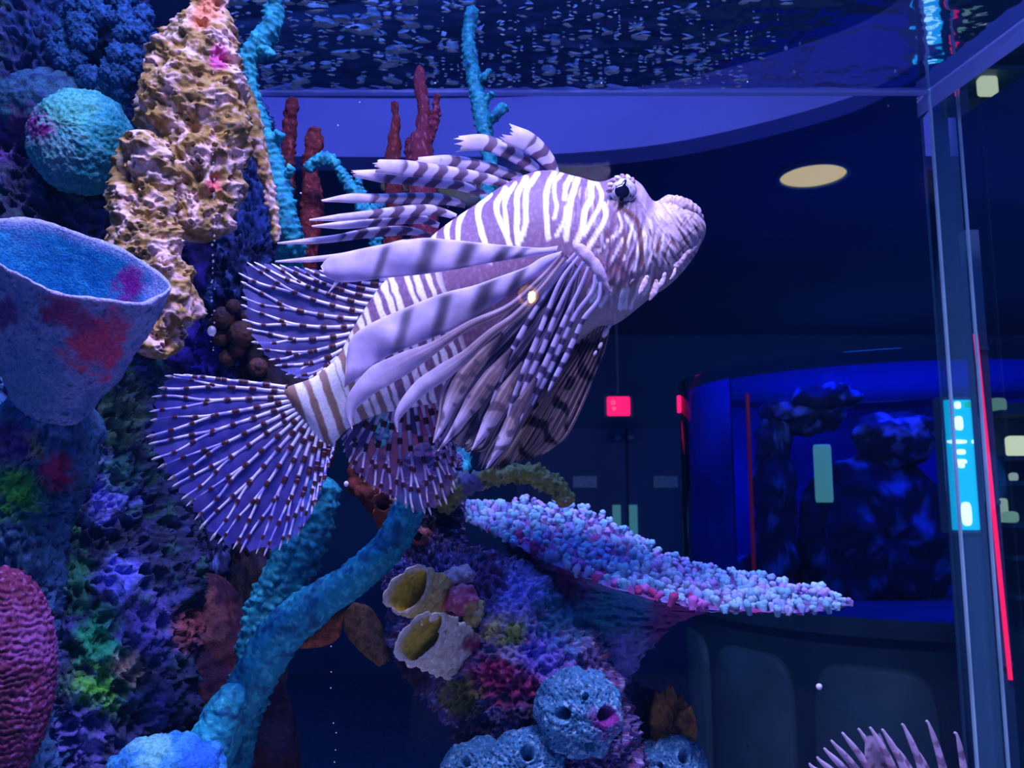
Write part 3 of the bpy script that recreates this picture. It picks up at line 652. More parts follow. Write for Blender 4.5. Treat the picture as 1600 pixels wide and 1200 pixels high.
def blade(name, top, bot, Y, mat, colf, parent, n=110, m_=14, th=2.2, curl=6, fray=0.0, seed=0, bend=0.0):
    """leaf-like fin blade between two traced edges (base first, tip last)"""
    T_, B_ = crom(top, n), crom(bot, n)
    v = np.linspace(0, 1, m_); X = T_[:, None, 0]*(1-v)+B_[:, None, 0]*v; Yp = T_[:, None, 1]*(1-v)+B_[:, None, 1]*v
    s = np.linspace(0, 1, n)[:, None]+0*v; vv = v[None]+0*s
    if fray:
        tg = (T_[-1]+B_[-1])/2-(T_[-9]+B_[-9])/2; tg /= np.linalg.norm(tg)
        rr = np.random.default_rng(seed); jag = np.repeat(rr.uniform(-.6, 1, (m_+1)//2), 2)[:m_]*np.tile([1, .2], m_)[:m_]
        wgt = sm(.80, 1, s); X = X+wgt*jag*fray*tg[0]; Yp = Yp+wgt*jag*fray*tg[1]
    wv = noise(np.stack([X.ravel()/45, Yp.ravel()/45, np.full(X.size, seed*.7)], -1), seed).reshape(X.shape)
    D0 = curl*np.sin(np.pi*vv*.9)*(.3+.7*s)+wv*curl*.8+bend*s*s
    thk = th*np.sqrt(np.clip(1-(2*vv-1)**2, .02, 1))*np.where(s > .985, .3, 1)
    fr = P(X, Yp, Y-(D0+thk)*YFI/1290); bk = P(X, Yp, Y-(D0-thk)*YFI/1290)
    G = np.concatenate([fr, bk[:, ::-1]], 1)
    c0 = colf(s, vv, X, Yp); Cc = np.concatenate([c0, c0[:, ::-1]], 1)
    nu = 2*m_; j = np.arange(m_-1)
    e0 = np.stack([j, j+1, nu-2-j, nu-1-j], -1); e1 = (n-1)*nu+e0[:, ::-1]
    return mk(name, G.reshape(-1, 3), [gridf(n, nu), e0, e1], mat, parent, Cc.reshape(-1, 3))
def edges(cl, ws, n=60):
    c = crom(cl, n); w = np.interp(np.linspace(0, 1, n), np.linspace(0, 1, len(ws)), ws)
    t = np.gradient(c, axis=0); t /= np.linalg.norm(t, axis=1)[:, None]; nn = np.stack([-t[:, 1], t[:, 0]], -1)
    return c+nn*w[:, None], c-nn*w[:, None]
Z6 = lambda pts: [(420+x/3.158, 180+y/3.158) for (x, y) in pts]
Z8 = lambda pts: [(480+x/3.158, 440+y/3.158) for (x, y) in pts]
def banded(nb, ph=0.0, tipw=.80, dark=np.array([.17, .10, .19]), light=np.array([.70, .63, .84])):
    def g(s, v, X, Y_):
        t = (s*nb+ph+.12*np.sin(v*5)) % 1
        b_ = sm(.42, .50, t)*(1-sm(.90, .98, t))*(1-sm(tipw-.03, tipw+.02, s))
        c_ = mixc(np.broadcast_to(light, s.shape+(3,)), dark, b_)
        c_ = mixc(c_, np.array([.92, .80, .86]), sm(tipw, .97, s)*.8)
        edge_ = np.exp(-((v-.16)/.10)**2)                     # the bony spine runs along one edge
        return mixc(c_, WHT*np.array([1, .97, 1]), edge_*(1-b_)*.7)
    return g
SPN = [([(1420, 300), (1370, 215), (1290, 140), (1180, 90)], [16, 30, 38, 44, 40], 22, 4, .66), ([(1370, 300), (1270, 235), (1180, 180), (1060, 135), (945, 140)], [14, 28, 32, 34, 32], 20, 5, .78), ([(1285, 325), (1200, 295), (1060, 255), (900, 232), (735, 238)], [12, 22, 26, 30, 26], 16, 6, .80),
       ([(1215, 355), (1100, 320), (1000, 300), (850, 280), (680, 262), (530, 250)], [12, 22, 26, 30, 34, 28], 16, 7, .82), ([(1080, 395), (1000, 365), (900, 340), (720, 318), (560, 300), (418, 288)], [12, 20, 24, 26, 28, 12], 8, 6, .78),
       ([(970, 445), (880, 420), (780, 412), (600, 412), (400, 410), (262, 422)], [14, 30, 30, 24, 24, 5], 3, 8, .66), ([(925, 500), (840, 475), (760, 468), (600, 480), (400, 500), (200, 517)], [14, 28, 28, 22, 18, 4], 2, 7, .62), ([(840, 545), (760, 515), (680, 508), (560, 522), (400, 540), (213, 548)], [14, 28, 28, 22, 19, 4], 2, 7, .60),
       ([(800, 598), (720, 575), (640, 570), (480, 583), (300, 612), (44, 632)], [12, 24, 26, 19, 16, 4], 2, 7, .60), ([(820, 640), (700, 630), (560, 660), (400, 690), (250, 708), (34, 722)], [12, 22, 22, 17, 14, 4], 2, 6, .58)]
for i, (cl, ws, fray, nb, tipw) in enumerate(SPN):
    t_, b_ = edges(Z6(cl), [w/3.158*(1.2 if i < 5 else 1.0) for w in ws])
    blade('dorsal_spine', t_, b_, YFI-.004+.006*(i % 3), M_spine, banded(nb, .31*i, tipw), FX, 120, 13, 1.8, 2.5, fray/3.158*1.9, i)

# pectoral fin, near side: broad white rays with dark bands, then the folded brown web
def pecband(bx, pinkrim=True):
    def g(s, v, X, Y_):
        c_ = np.broadcast_to(np.array([.74, .66, .90]), s.shape+(3,))
        c_ = mixc(c_, np.array([.66, .58, .86]), sm(.2, .9, v)*.6)
        for (qx, w, k) in bx:
            q = np.exp(-(np.abs(X+(v-.5)*18-qx)/w)**3)*k*(1-.35*sm(.7, 1, v)); c_ = mixc(c_, np.array([.10, .09, .17]), q)
        c_ = mixc(c_, np.array([.95, .82, .86]), (np.exp(-(v/.07)**2))*.9)
        c_ = mixc(c_, np.array([.85, .60, .62]), sm(.97, 1, s)*.5)
        return c_
    return g
YP = YFI-.066
def webcol(s, v, X, Y_):
    q = fbm(np.stack([v.ravel()*13, s.ravel()*1.3, np.full(s.size, .2)], -1), 3, 3).reshape(s.shape)
    c_ = mixc(np.broadcast_to(np.array([.06, .045, .09]), s.shape+(3,)), np.array([.46, .36, .56]), sm(-.15, .4, q))
    c_ = mixc(c_, np.array([.68, .53, .56]), sm(.5, .9, s)*sm(-.4, .3, q)*.95)
    bl = noise(np.stack([X.ravel()/26, Y_.ravel()/26, np.zeros(X.size)], -1), 21).reshape(s.shape)
    return mixc(c_, np.array([.05, .04, .09]), sm(.16, .4, bl)*sm(.3, .6, s)*.85)
W1 = [([(884, 398), (830, 450), (770, 510), (720, 560), (690, 610), (684, 650), (676, 690)], [(892, 408), (850, 470), (800, 530), (752, 580), (722, 620), (705, 650), (690, 678)]),
      ([(888, 404), (845, 470), (795, 530), (750, 580), (715, 630), (700, 668), (684, 703)], [(896, 412), (865, 480), (825, 545), (785, 600), (752, 640), (722, 676), (702, 684)]),
      ([(892, 408), (858, 480), (815, 545), (775, 600), (748, 645), (735, 680), (727, 694)], [(902, 416), (880, 490), (846, 560), (812, 615), (784, 660), (762, 700), (742, 706)]),
      ([(898, 412), (870, 490), (835, 555), (800, 615), (770, 670), (755, 700), (748, 724)], [(908, 424), (895, 500), (864, 575), (836, 630), (808, 680), (785, 712), (768, 733)]),
      ([(880, 420), (810, 530), (752, 610), (722, 655), (706, 690)], [(905, 430), (880, 540), (840, 625), (808, 680), (776, 722)]), ([(872, 410), (790, 510), (730, 570), (700, 600), (688, 640)], [(890, 425), (830, 530), (775, 600), (742, 640), (718, 682)])]
for i, (t_, b_) in enumerate(W1):
    o = blade('web_fold' if i else 'pectoral_fin', t_, b_, YP+.004+.004*i, M_brownfin, webcol, PEC if i else FX, 110, 26, 1.6, 6, 16, 20+i)
    if not i: PEC = o
blade('fin_ray', [(872, 384), (841, 387), (768, 381), (700, 374), (657, 372), (597, 382), (540, 394), (512, 404), (501, 416)], [(868, 396), (820, 402), (760, 412), (705, 422), (657, 429), (597, 435), (547, 441), (520, 438), (507, 430)], YP+.012, M_blade, pecband([(596, 8, .85), (667, 14, .95), (728, 14, 1), (786, 12, 1), (815, 8, .9)]), PEC, 140, 18, 1.8, 7, seed=3)
blade('ray_tip', [(524, 433), (520, 445), (512, 458)], [(535, 436), (526, 446), (513, 458)], YP+.011, M_blade, pecband([]), PEC, 20, 6, 1.5, 1)
blade('fin_ray', [(878, 392), (847, 402), (822, 417), (780, 432), (740, 446), (689, 459), (626, 484), (572, 509), (548, 530), (541, 560)], [(872, 404), (846, 425), (812, 448), (770, 478), (735, 502), (700, 518), (650, 538), (600, 560), (560, 590), (538, 606)], YP+.007, M_blade, pecband([(630, 10, .85), (690, 12, .95), (754, 18, 1), (808, 12, 1)]), PEC, 140, 18, 1.8, 8, seed=5)
def streak(base_, lt, sc=9, rim=PNK):
    def g(s, v, X, Y_):
        q = fbm(np.stack([v.ravel()*sc, s.ravel()*2.2, np.zeros(s.size)], -1), 6, 3).reshape(s.shape)
        c_ = mixc(np.broadcast_to(base_, s.shape+(3,)), lt, sm(-.2, .45, q))
        c_ = mixc(c_, rim, np.exp(-(v/.12)**2)*.8)
        return mixc(c_, np.array([.78, .70, .92]), sm(.45, .8, s)*.9)
    return g
t_, b_ = edges([(880, 396), (850, 430), (797, 478), (733, 508), (676, 544), (629, 569), (584, 594), (552, 628), (546, 652), (550, 670)], [3, 4, 5, 6, 7, 9, 17, 20, 13, 1])
blade('fin_ray', b_, t_, YP, M_blade, streak(np.array([.34, .22, .24]), np.array([.62, .50, .66])), PEC, 130, 14, 1.8, 4, seed=7)
t_, b_ = edges([(884, 402), (850, 446), (806, 492), (765, 522), (727, 557), (690, 583), (657, 606), (630, 636), (620, 656), (621, 675)], [3, 4, 5, 6, 7, 9, 13, 13, 9, 1])
blade('fin_ray', b_, t_, YP-.002, M_blade, streak(np.array([.36, .24, .24]), np.array([.62, .52, .66])), PEC, 130, 14, 1.8, 4, seed=8)
for i, (cl, ws) in enumerate((([(785, 520), (730, 585), (704, 632), (692, 664), (677, 692)], [3, 12, 15, 8, 1]), ([(800, 545), (756, 605), (726, 648), (704, 680), (684, 705)], [3, 13, 14, 7, 1]), ([(818, 565), (782, 630), (760, 668), (737, 704)], [3, 14, 12, 1]), ([(838, 590), (806, 648), (786, 690), (760, 732)], [3, 12, 11, 1]))):
    t_, b_ = edges(cl, ws)
    blade('web_tip', b_, t_, YP-.0015-.001*i, M_blade, lambda s, v, X, Y_, i=i: mixc(mixc(streak(np.array([.30, .20, .24]), np.array([.62, .47, .50]), 7)(s, v, X, Y_), np.array([.12, .09, .16]), sm(.1, .35, noise(np.stack([X.ravel()/17, Y_.ravel()/17, np.full(X.size, i*.9)], -1), 51).reshape(s.shape))*.75), np.array([.13, .09, .15]), 1-sm(.0, .35, s)), PEC, 80, 14, 1.5, 5, 0, 70+i)
def dash(nb, ph, dark=np.array([.10, .08, .20]), light=np.array([.68, .62, .88])):
    def g(s, v, X, Y_):
        t = (s*nb+ph) % 1; return mixc(np.broadcast_to(light, s.shape+(3,)), dark, sm(.55, .62, t)*(1-sm(.93, 1, t))*sm(.25, .35, s))
    return g
for i, cl in enumerate(([(905, 400), (878, 435), (858, 480), (835, 540), (812, 592), (797, 640), (790, 668)], [(912, 408), (890, 445), (868, 492), (848, 545), (822, 600), (806, 648), (800, 676)], [(920, 416), (905, 452), (882, 500), (860, 550), (838, 600), (820, 640), (812, 660)],
                        [(930, 428), (925, 455), (900, 490), (878, 535), (858, 580), (842, 612), (830, 636)], [(938, 440), (935, 468), (912, 498), (895, 535), (878, 570), (862, 600), (854, 618)], [(900, 395), (868, 432), (845, 470), (815, 520), (790, 570), (772, 620), (760, 650)])):
    t_, b_ = edges(cl, [2.5, 3.0, 3.6, 4.2, 4.5, 4, 1])
    blade('striped_ray', b_, t_, YP-.003+.0025*(i % 2), M_blade, dash(8, .23*i), PEC, 120, 8, 1.6, 1.5, 0, 40+i)
# far pectoral / pelvic fin: brown, dark-blotched fan behind
def browncol(s, v, X, Y_):
    q = fbm(np.stack([v.ravel()*26, s.ravel()*1.6, np.full(s.size, .7)], -1), 5, 3).reshape(s.shape)
    c_ = mixc(np.broadcast_to(np.array([.17, .10, .10]), s.shape+(3,)), np.array([.75, .55, .50]), sm(-.35, .35, q)*(.25+.75*sm(.2, .6, s)))
    bl = noise(np.stack([X.ravel()/20, Y_.ravel()/24, np.zeros(X.size)], -1), 33).reshape(s.shape)
    c_ = mixc(c_, np.array([.035, .025, .04]), sm(.08, .28, bl))
    return mixc(c_, np.array([.66, .56, .68]), np.exp(-((v-1)/.03)**2)*.7)
PEL = blade('pelvic_fin', [(924, 494), (885, 560), (840, 620), (806, 672), (788, 705), (772, 734)], [(956, 500), (946, 545), (932, 580), (912, 632), (886, 682), (856, 704)], YFI-.002, M_brownfin, browncol, FX, 130, 60, 1.6, 14, 12, 9)
for i in range(9):
    v = .04+i*.115; t_, b_ = crom([(924, 494), (885, 560), (840, 620), (806, 672), (788, 705), (770, 736)], 30), crom([(956, 500), (946, 545), (932, 580), (912, 632), (886, 682), (852, 710)], 30)
    c_ = t_*(1-v)+b_*v; c_ = np.vstack([c_, c_[-1]+(c_[-1]-c_[-3])*.5]); e0, e1 = edges(c_[::4], [1.4, 1.8, 1.8, 1.4, .5])
    blade('fin_ray', e0, e1, YFI-.009-.014*YFI*math.sin(math.pi*v), M_ray, lambda s, v, X, Y_: browncol(s, .3+.1*v, X, Y_)*1.25, PEL, 60, 6, 1.2, 1, 0, 60+i)
for i, (x, y, r) in enumerate(((946, 520, 9), (952, 510, 6), (938, 540, 6), (930, 552, 5))):
    blob('pelvic_spot', (x, y, YFI-.022), (r*.5, 2, r), M_fish, 14, None, lambda V, h, i=i: np.broadcast_to(PNK if i % 2 == 0 else LAV, V.shape), PEL, .5)

# fan fins with dashed rays
def fan(name, basep, tipp, nr, Y, memcol, bend=0.0, spread=.3, period=33, wave=5, seed=0, lite=np.array([.80, .76, .97]), spot=np.array([.06, .012, .02]), rw=2.5, fork=.48):
    rr = np.random.default_rng(seed); nt = 46; sub = 5
    Bq, Tq = crom(basep, (nr-1)*sub+1), crom(tipp, (nr-1)*sub+1)
    def rayp(b0, t0, k=1.0):
        t = np.linspace(0, 1, nt)[:, None]; d = t0-b0; nrm = np.array([-d[1], d[0]])
        mid = (b0+t0)/2+nrm*bend*k; return b0*(1-t)**2+2*mid*t*(1-t)+t0*t*t
    G = np.array([rayp(Bq[i], Tq[i]) for i in range(len(Bq))])
    idx = np.arange(len(Bq)); sc_ = 1-.045*np.sin(np.pi*((idx % sub)/sub))**.8
    # scalloped edge: shorten between rays
    G = np.array([np.stack([np.interp(np.linspace(0, sc_[i], nt), np.linspace(0, 1, nt), G[i][:, k]) for k in (0, 1)], -1) for i in range(len(Bq))])
    tt = np.linspace(0, 1, nt)[None]; wv = wave*np.sin(idx[:, None]*2*np.pi/(sub*2))*tt*.6+wave*1.6*np.sin(idx[:, None]/len(idx)*5+tt*2)*tt
    V = P(G[..., 0], G[..., 1], Y-wv*YFI/1290)
    X = G[..., 0]; Yq = G[..., 1]
    nz = fbm(np.stack([X.ravel()/30, Yq.ravel()/30, np.zeros(X.size)], -1), seed, 3).reshape(X.shape)
    c_ = mixc(np.broadcast_to(memcol[0], X.shape+(3,)), memcol[1], sm(-.3, .4, nz)); 
    if len(memcol) > 2: c_ = mixc(c_, memcol[2], (1-sm(.0, .45, np.broadcast_to(tt, X.shape)))*.8)
    mem = mk(name, V.reshape(-1, 3), gridf(len(Bq), nt, False), M_memb, FX, c_.reshape(-1, 3))
    na = 8; a_ = np.linspace(0, 2*np.pi, na, endpoint=False)
    for i in range(nr):
        gi = i*sub; Vs, Cs, Fs = [], [], []; off = 0
        g1 = max(gi-1.6, 0); g2 = min(gi+1.6, len(Tq)-1)
        tips = [np.array([np.interp(g, idx, Tq[:, k]) for k in (0, 1)]) for g in (g1, g2)]
        b0 = Bq[gi]; main = rayp(b0, Tq[gi]); L = np.linalg.norm(Tq[gi]-b0); lines = []
        for tp in tips:
            full = rayp(b0, tp+(tp-b0)*rr.uniform(.005, .04)); t = np.linspace(0, 1, nt)[:, None]; w = sm(fork, .85, t)
            lines.append(main*(1-w)+full*w)
        ph = rr.uniform(-.16, .16)
        for ln in lines:
            n2 = 90; q = lin(ln, n2); t = np.linspace(0, 1, n2)
            zz = np.interp(t, np.linspace(0, 1, nt), wave*np.sin(gi*2*np.pi/(sub*2))*np.linspace(0, 1, nt)*.6+wave*1.6*np.sin(gi/len(idx)*5+np.linspace(0, 1, nt)*2)*np.linspace(0, 1, nt))
            pos = t*L/period+ph+.25*(i % 2); fr = pos % 1; sp = sm(.66, .72, fr)*(1-sm(.95, 1, fr))
            rad = rw*(1.25-.55*t)*(1+.55*sp); rad[-4:] *= np.array([.9, .7, .5, .25])
            tg = np.gradient(q, axis=0); tg /= np.linalg.norm(tg, axis=1)[:, None]+1e-9; nn = np.stack([-tg[:, 1], tg[:, 0]], -1)
            q = q+nn*(2.6*noise(np.stack([t*5+i*1.7, np.full(n2, i*.37), np.full(n2, seed*1.3)], -1), 11)*t)[:, None]
            xx = q[:, 0:1]+nn[:, 0:1]*rad[:, None]*np.cos(a_); yy = q[:, 1:2]+nn[:, 1:2]*rad[:, None]*np.cos(a_)
            V_ = P(xx, yy, Y-(zz[:, None]+rad[:, None]*1.1*np.sin(a_))*YFI/1290).reshape(-1, 3)
            cc = mixc(np.broadcast_to(lite, (n2, 3)), spot, sp); fade = sm(.0, .3, noise(np.stack([t*9+i*3.1, np.full(n2, i*.7), np.full(n2, seed+.5)], -1), 3)+.15)
            cc = mixc(cc, memcol[1]*1.15, (1-fade)*(1-sp)*.7*sm(.1, .3, t)); cc = mixc(cc, np.array([.95, .93, 1]), sm(.93, 1, t)*.9)
            Vs.append(V_); Cs.append(np.repeat(cc, na, 0)); Fs.append(gridf(n2, na, True, off)); off += len(V_)
        mk('fin_ray', np.vstack(Vs), [np.vstack(Fs)], M_ray, mem, np.vstack(Cs))
    return mem
BLU = (np.array([.10, .10, .62]), np.array([.18, .16, .75]), np.array([.45, .35, .55]))
fan('caudal_fin', [(449, 605), (452, 622), (462, 640), (478, 658), (498, 676), (522, 690)], [(290, 586), (262, 590), (243, 622), (236, 655), (236, 695), (250, 728), (272, 760), (296, 792), (318, 822), (340, 846), (372, 858), (402, 864), (432, 858), (462, 838), (488, 800), (506, 752), (520, 705)], 17, YFI, BLU, 0.0, seed=1)
fan('soft_dorsal_fin', [(612, 436), (585, 462), (562, 495), (548, 520), (532, 552), (518, 566)], [(560, 430), (500, 422), (440, 414), (388, 412), (380, 436), (379, 470), (386, 508), (402, 540), (425, 566), (450, 584), (478, 592), (505, 578)], 13, YFI+.01, (np.array([.15, .15, .58]), np.array([.24, .22, .68]), np.array([.36, .28, .50])), -.10, seed=2, period=31)
fan('anal_fin', [(572, 648), (598, 646), (622, 640), (645, 634), (668, 628), (690, 618)], [(534, 686), (540, 712), (556, 738), (576, 758), (600, 772), (624, 786), (648, 798), (668, 800), (690, 788), (706, 768), (712, 735), (716, 690)], 12, YFI+.012, (np.array([.24, .13, .34]), np.array([.22, .16, .46]), np.array([.12, .09, .22])), .03, seed=3, period=32)

# second lionfish, only its raised back spines reach into view
F2 = empty('lionfish', P(1440, 1330, .62)); tag(F2, 'lionfish below, only its fan of pale pink back spines showing', 'fish')
blob('body', (1430, 1320, .62), (190, 55, 75), M_fish, 60, f_lump(40, 4, 5), lambda V, h: mixc(np.broadcast_to(BRN*1.3, V.shape), WHT*.8, sm(.1, .35, np.sin(proj(V)[0]/9+noise(V/(20*U))*3))), F2, .15)
for i, (tx, ty, bx, by) in enumerate(((1264, 1192, 1330, 1262), (1276, 1182, 1340, 1258), (1287, 1168, 1352, 1254), (1298, 1156, 1364, 1250), (1315, 1144, 1380, 1248), (1340, 1138, 1396, 1246), (1358, 1136, 1412, 1246), (1377, 1139, 1430, 1248), (1408, 1131, 1454, 1250), (1446, 1126, 1484, 1250), (1490, 1144, 1512, 1256), (1392, 1160, 1440, 1250), (1425, 1165, 1464, 1252))):
    cl = [(bx, by), ((tx+bx)/2+4, (ty+by)/2-4), (tx+6, ty+7), (tx, ty)]
    e0, e1 = edges(cl, [7, 7.5, 6, 4.5, 1.5])
    blade('dorsal_spine', e0, e1, .62-.012*math.sin(i), M_spine, banded(4, .2*i, .72, np.array([.42, .28, .42]), np.array([.78, .62, .80])), F2, 60, 8, 2.4, 2, 0, i)
blade('dorsal_web', [(1375, 1145), (1395, 1190), (1420, 1250)], [(1352, 1150), (1350, 1190), (1345, 1250)], .63, M_spine, lambda s, v, X, Y_: mixc(np.broadcast_to(np.array([.55, .45, .62]), s.shape+(3,)), BRN, sm(0, .4, noise(np.stack([X.ravel()/12, Y_.ravel()/12, 0*X.ravel()], -1), 4).reshape(s.shape))), F2, 40, 14, 1.5, 4)
# ------------------------------------------------------------------ the reef
from mathutils.bvhtree import BVHTree
def bvh(o):
    me = o.data; co = np.empty(len(me.vertices)*3); me.vertices.foreach_get('co', co); co = co.reshape(-1, 3)+ORIG[o]
    return BVHTree.FromPolygons([tuple(v) for v in co], [tuple(p.vertices) for p in me.polygons])
def seat(x, y, rd, trees, default, sink=.45):
    """distance at which a ball of depth radius rd (px) rests on the nearest rock behind photo point (x, y)"""
    d = Vector(P(x, y, 1.0)); best = None
    for t in trees:
        hit = t.ray_cast(Vector((0, 0, 0)), d.normalized())[0]
        if hit is not None and (best is None or hit.y < best): best = hit.y
    return default if best is None else best-rd*best/1290*(1-sink)
GRN = C(90, 190, 60); TEAL = C(40, 150, 160); LVB = C(120, 130, 235); MGN = C(150, 30, 90); DK = C(40, 50, 80); VIO = C(80, 50, 130); SAND = C(190, 180, 190)
# left rock wall
tag(tube('reef_rock', [(30, -120, .88, 215, 150), (40, 60, .88, 195, 150), (40, 200, .88, 190, 150), (40, 330, .88, 180, 150), (60, 480, .88, 180, 150), (70, 600, .87, 182, 160), (70, 720, .85, 190, 170), (80, 850, .84, 195, 180), (95, 980, .83, 205, 190), (95, 1100, .83, 205, 190), (80, 1250, .83, 200, 190), (80, yfloor(.83), .83, 210, 200)], M_rock, 420, 620,
         f_web(34, 26, 2, (120, 40), 3), patches(DK, [(70, 770, 80, GRN), (165, 765, 60, LVB), (110, 735, 45, MGN), (190, 740, 40, C(60, 120, 120)), (60, 640, 90, C(50, 110, 170)), (120, 900, 40, C(70, 150, 110)), (185, 905, 45, LVB), (165, 1000, 60, C(40, 160, 110)), (150, 1085, 50, GRN), (230, 980, 60, C(90, 90, 170)), (120, 1150, 70, C(90, 90, 170)), (200, 1040, 30, C(190, 170, 150)), (300, 980, 40, C(150, 80, 80)), (190, 650, 50, C(80, 120, 100)), (100, 60, 120, C(30, 60, 120)), (30, 200, 80, VIO)],
         [(C(60, 70, 130), 60, .0), (C(50, 100, 90), 45, .15)], 4)), 'huge dark porous reef rock wall with green and lavender patches', 'rock')
web_rock = tag(tube('reef_rock', [(380, 150, .93, 30, 30), (385, 220, .93, 48, 40), (388, 320, .93, 50, 40), (380, 420, .93, 50, 40), (356, 520, .94, 44, 34), (338, 640, .96, 40, 34), (324, 900, .98, 42, 36), (318, yfloor(.98), .98, 46, 40)], M_rock, 150, 300, f_web(26, 20, 8, (60, 14), 2),
         patches(C(35, 45, 90), [(380, 320, 70, C(60, 90, 160)), (300, 560, 60, C(60, 50, 190))], [(C(90, 120, 190), 30, .1)], 5)), 'narrow dark web-like rock column behind the yellow coral', 'rock')
tag(tube('reef_rock', [(318, 330, 1.02, 40, 40), (300, 430, 1.03, 60, 40), (290, 560, 1.05, 70, 50), (310, 700, 1.08, 90, 50), (300, 1000, 1.10, 120, 55), (300, yfloor(1.11), 1.11, 130, 55)], M_rock, 90, 200, f_pore(40, 18, 11, (60, 20), 2), patches(C(40, 35, 110), [(290, 530, 50, C(80, 60, 220))], [(C(60, 50, 170), 50, .0)], 6)), 'violet blue rock in the gap behind the tail fin', 'rock')
# reddish trunk at the bottom
tag(tube('barrel_sponge', [(325, 895, .88, 40, 45), (318, 960, .87, 52, 55), (330, 1040, .87, 78, 70), (360, 1120, .87, 84, 75), (380, 1220, .87, 80, 75), (385, yfloor(.87), .87, 80, 75)], M_sponge, 120, 160, lambda V: f_lump(26, 7, 5)(V)+4*np.abs(noise(np.stack([V[:, 0]/(10*U), V[:, 1]/(10*U), V[:, 2]/(60*U)], -1), 4)),
         patches(C(78, 36, 44), [(320, 960, 46, C(115, 68, 70)), (430, 1150, 40, C(85, 60, 80))], [(C(52, 25, 48), 40, .0)], 7)), 'reddish brown barrel sponge trunk under the teal branches', 'sponge')
# fuzzy dark-blue bush, top left
def bush(name, c, rr, n, r, Y, colr, lab, cat, seed):
    e = empty(name, P(c[0], c[1]+rr[1], Y)); tag(e, lab, cat); rg = np.random.default_rng(seed)
    blob('core', (c[0], c[1], Y+.03), (rr[0]*.82, 40, rr[1]*.82), M_sponge, 50, f_knob(16, 12, seed, (40, 12)), patches(colr*.8, [], [(colr*.5, 30, .0)], seed), e)
    mesh = None
    for i in range(n):
        a_ = rg.uniform(0, 2*np.pi); q = math.sqrt(rg.uniform(.1, 1)); x = c[0]+rr[0]*q*math.cos(a_); y = c[1]+rr[1]*q*math.sin(a_)
        s_ = r*rg.uniform(.7, 1.2); yy = Y-.03*math.sqrt(max(0, 1-q*q))
        if mesh is None or i < 3:
            o = blob('frond_tip', (x, y, yy), (s_, s_, s_*1.3), M_sponge, 22, f_knob(7, 6, seed+i, (10, 3)), patches(colr, [], [(colr*1.6, 10, .1)], seed+i), e); mesh = o.data; base0 = P(x, y, yy); 
            protos = (protos if i else [])+[(o, base0)]
        else:
            src, b0 = protos[i % len(protos)]; o = src.copy(); COL.objects.link(o); p = P(x, y, yy); k = rg.uniform(.7, 1.2)
            # mesh data is stored relative to the bush origin: move the copy by the difference
            o.scale = (k, k, k); o.location = tuple((p-ORIG[e])-(b0-ORIG[e])*k)
    return e
bush('soft_coral', (165, 60), (85, 90), 90, 11, .80, C(28, 74, 122), 'dark blue fuzzy soft coral bush high on the rock wall', 'coral', 3)
# ball sponge
tag(blob('ball_sponge', (128, 222, .785), (80, 70, 86), M_sponge, 110, lambda V: f_lump(40, 5, 3)(V)+3*fbm(V/(8*U), 5, 2), patches(C(40, 140, 150), [(70, 195, 38, C(130, 40, 130)), (110, 160, 60, C(80, 175, 160)), (95, 235, 40, C(100, 165, 175))], [(C(70, 160, 170), 26, .1)], 8)), 'round teal ball sponge with a purple patch', 'sponge')
tag(blob('ball_sponge', (75, 170, .80), (85, 60, 62), M_sponge, 80, f_lump(34, 7, 6), patches(C(45, 90, 120), [(45, 200, 40, C(90, 40, 100))], [(C(30, 60, 100), 26, .1)], 9)), 'dim blue sponge lump behind the teal ball', 'sponge')
# big blue vase sponge
def vcol(V, inner, rimf):
    c_ = patches(C(120, 140, 185), [(150, 530, 62, C(205, 70, 110)), (95, 485, 40, C(130, 50, 100)), (120, 500, 30, C(140, 60, 110)), (10, 490, 30, C(100, 60, 120)), (45, 600, 60, C(90, 130, 170))], [(C(90, 120, 170), 30, .1), (C(60, 80, 120), 12, .3)], 3)(V)
    ci = patches(C(30, 140, 190), [(205, 445, 34, C(150, 30, 140)), (240, 462, 26, C(160, 170, 225)), (40, 360, 40, C(70, 140, 190))], [(C(50, 160, 200), 26, .1)], 5)(V)
    c_ = np.where(inner[:, None], ci, c_); return mixc(c_, C(165, 165, 215), rimf*.8)
tag(cup('vase_sponge', (112, 408, .62), (150, 48, 10), (-18, -66, 60), (72, 640, .68), .36, M_sponge, .05, 160, 70, lambda V: 2.5*fbm(V/(14*U), 2, 3)+4*fbm(V/(60*U), 7, 2), vcol, rimw=lambda a: 1+.05*np.sin(3*a+.6)+.03*np.sin(7*a), depth=.7, belly=.05), 'big blue vase sponge with pink patches and a wide mouth', 'sponge')
tag(tube('reef_rock', [(70, 600, .70, 70, 60), (70, 680, .71, 82, 70), (40, 760, .72, 80, 70), (30, 900, .72, 60, 70), (20, 1250, .72, 70, 70), (20, yfloor(.72), .72, 75, 70)], M_rock, 150, 220, f_web(20, 16, 15, (50, 14), 2), patches(C(50, 95, 130), [(60, 650, 60, C(80, 130, 190)), (50, 690, 30, C(110, 140, 90)), (25, 770, 50, C(80, 190, 70)), (90, 735, 36, MGN), (20, 690, 40, VIO)], [(C(70, 110, 160), 24, .0)], 8)), 'blue and green porous rock under the vase sponge', 'rock')
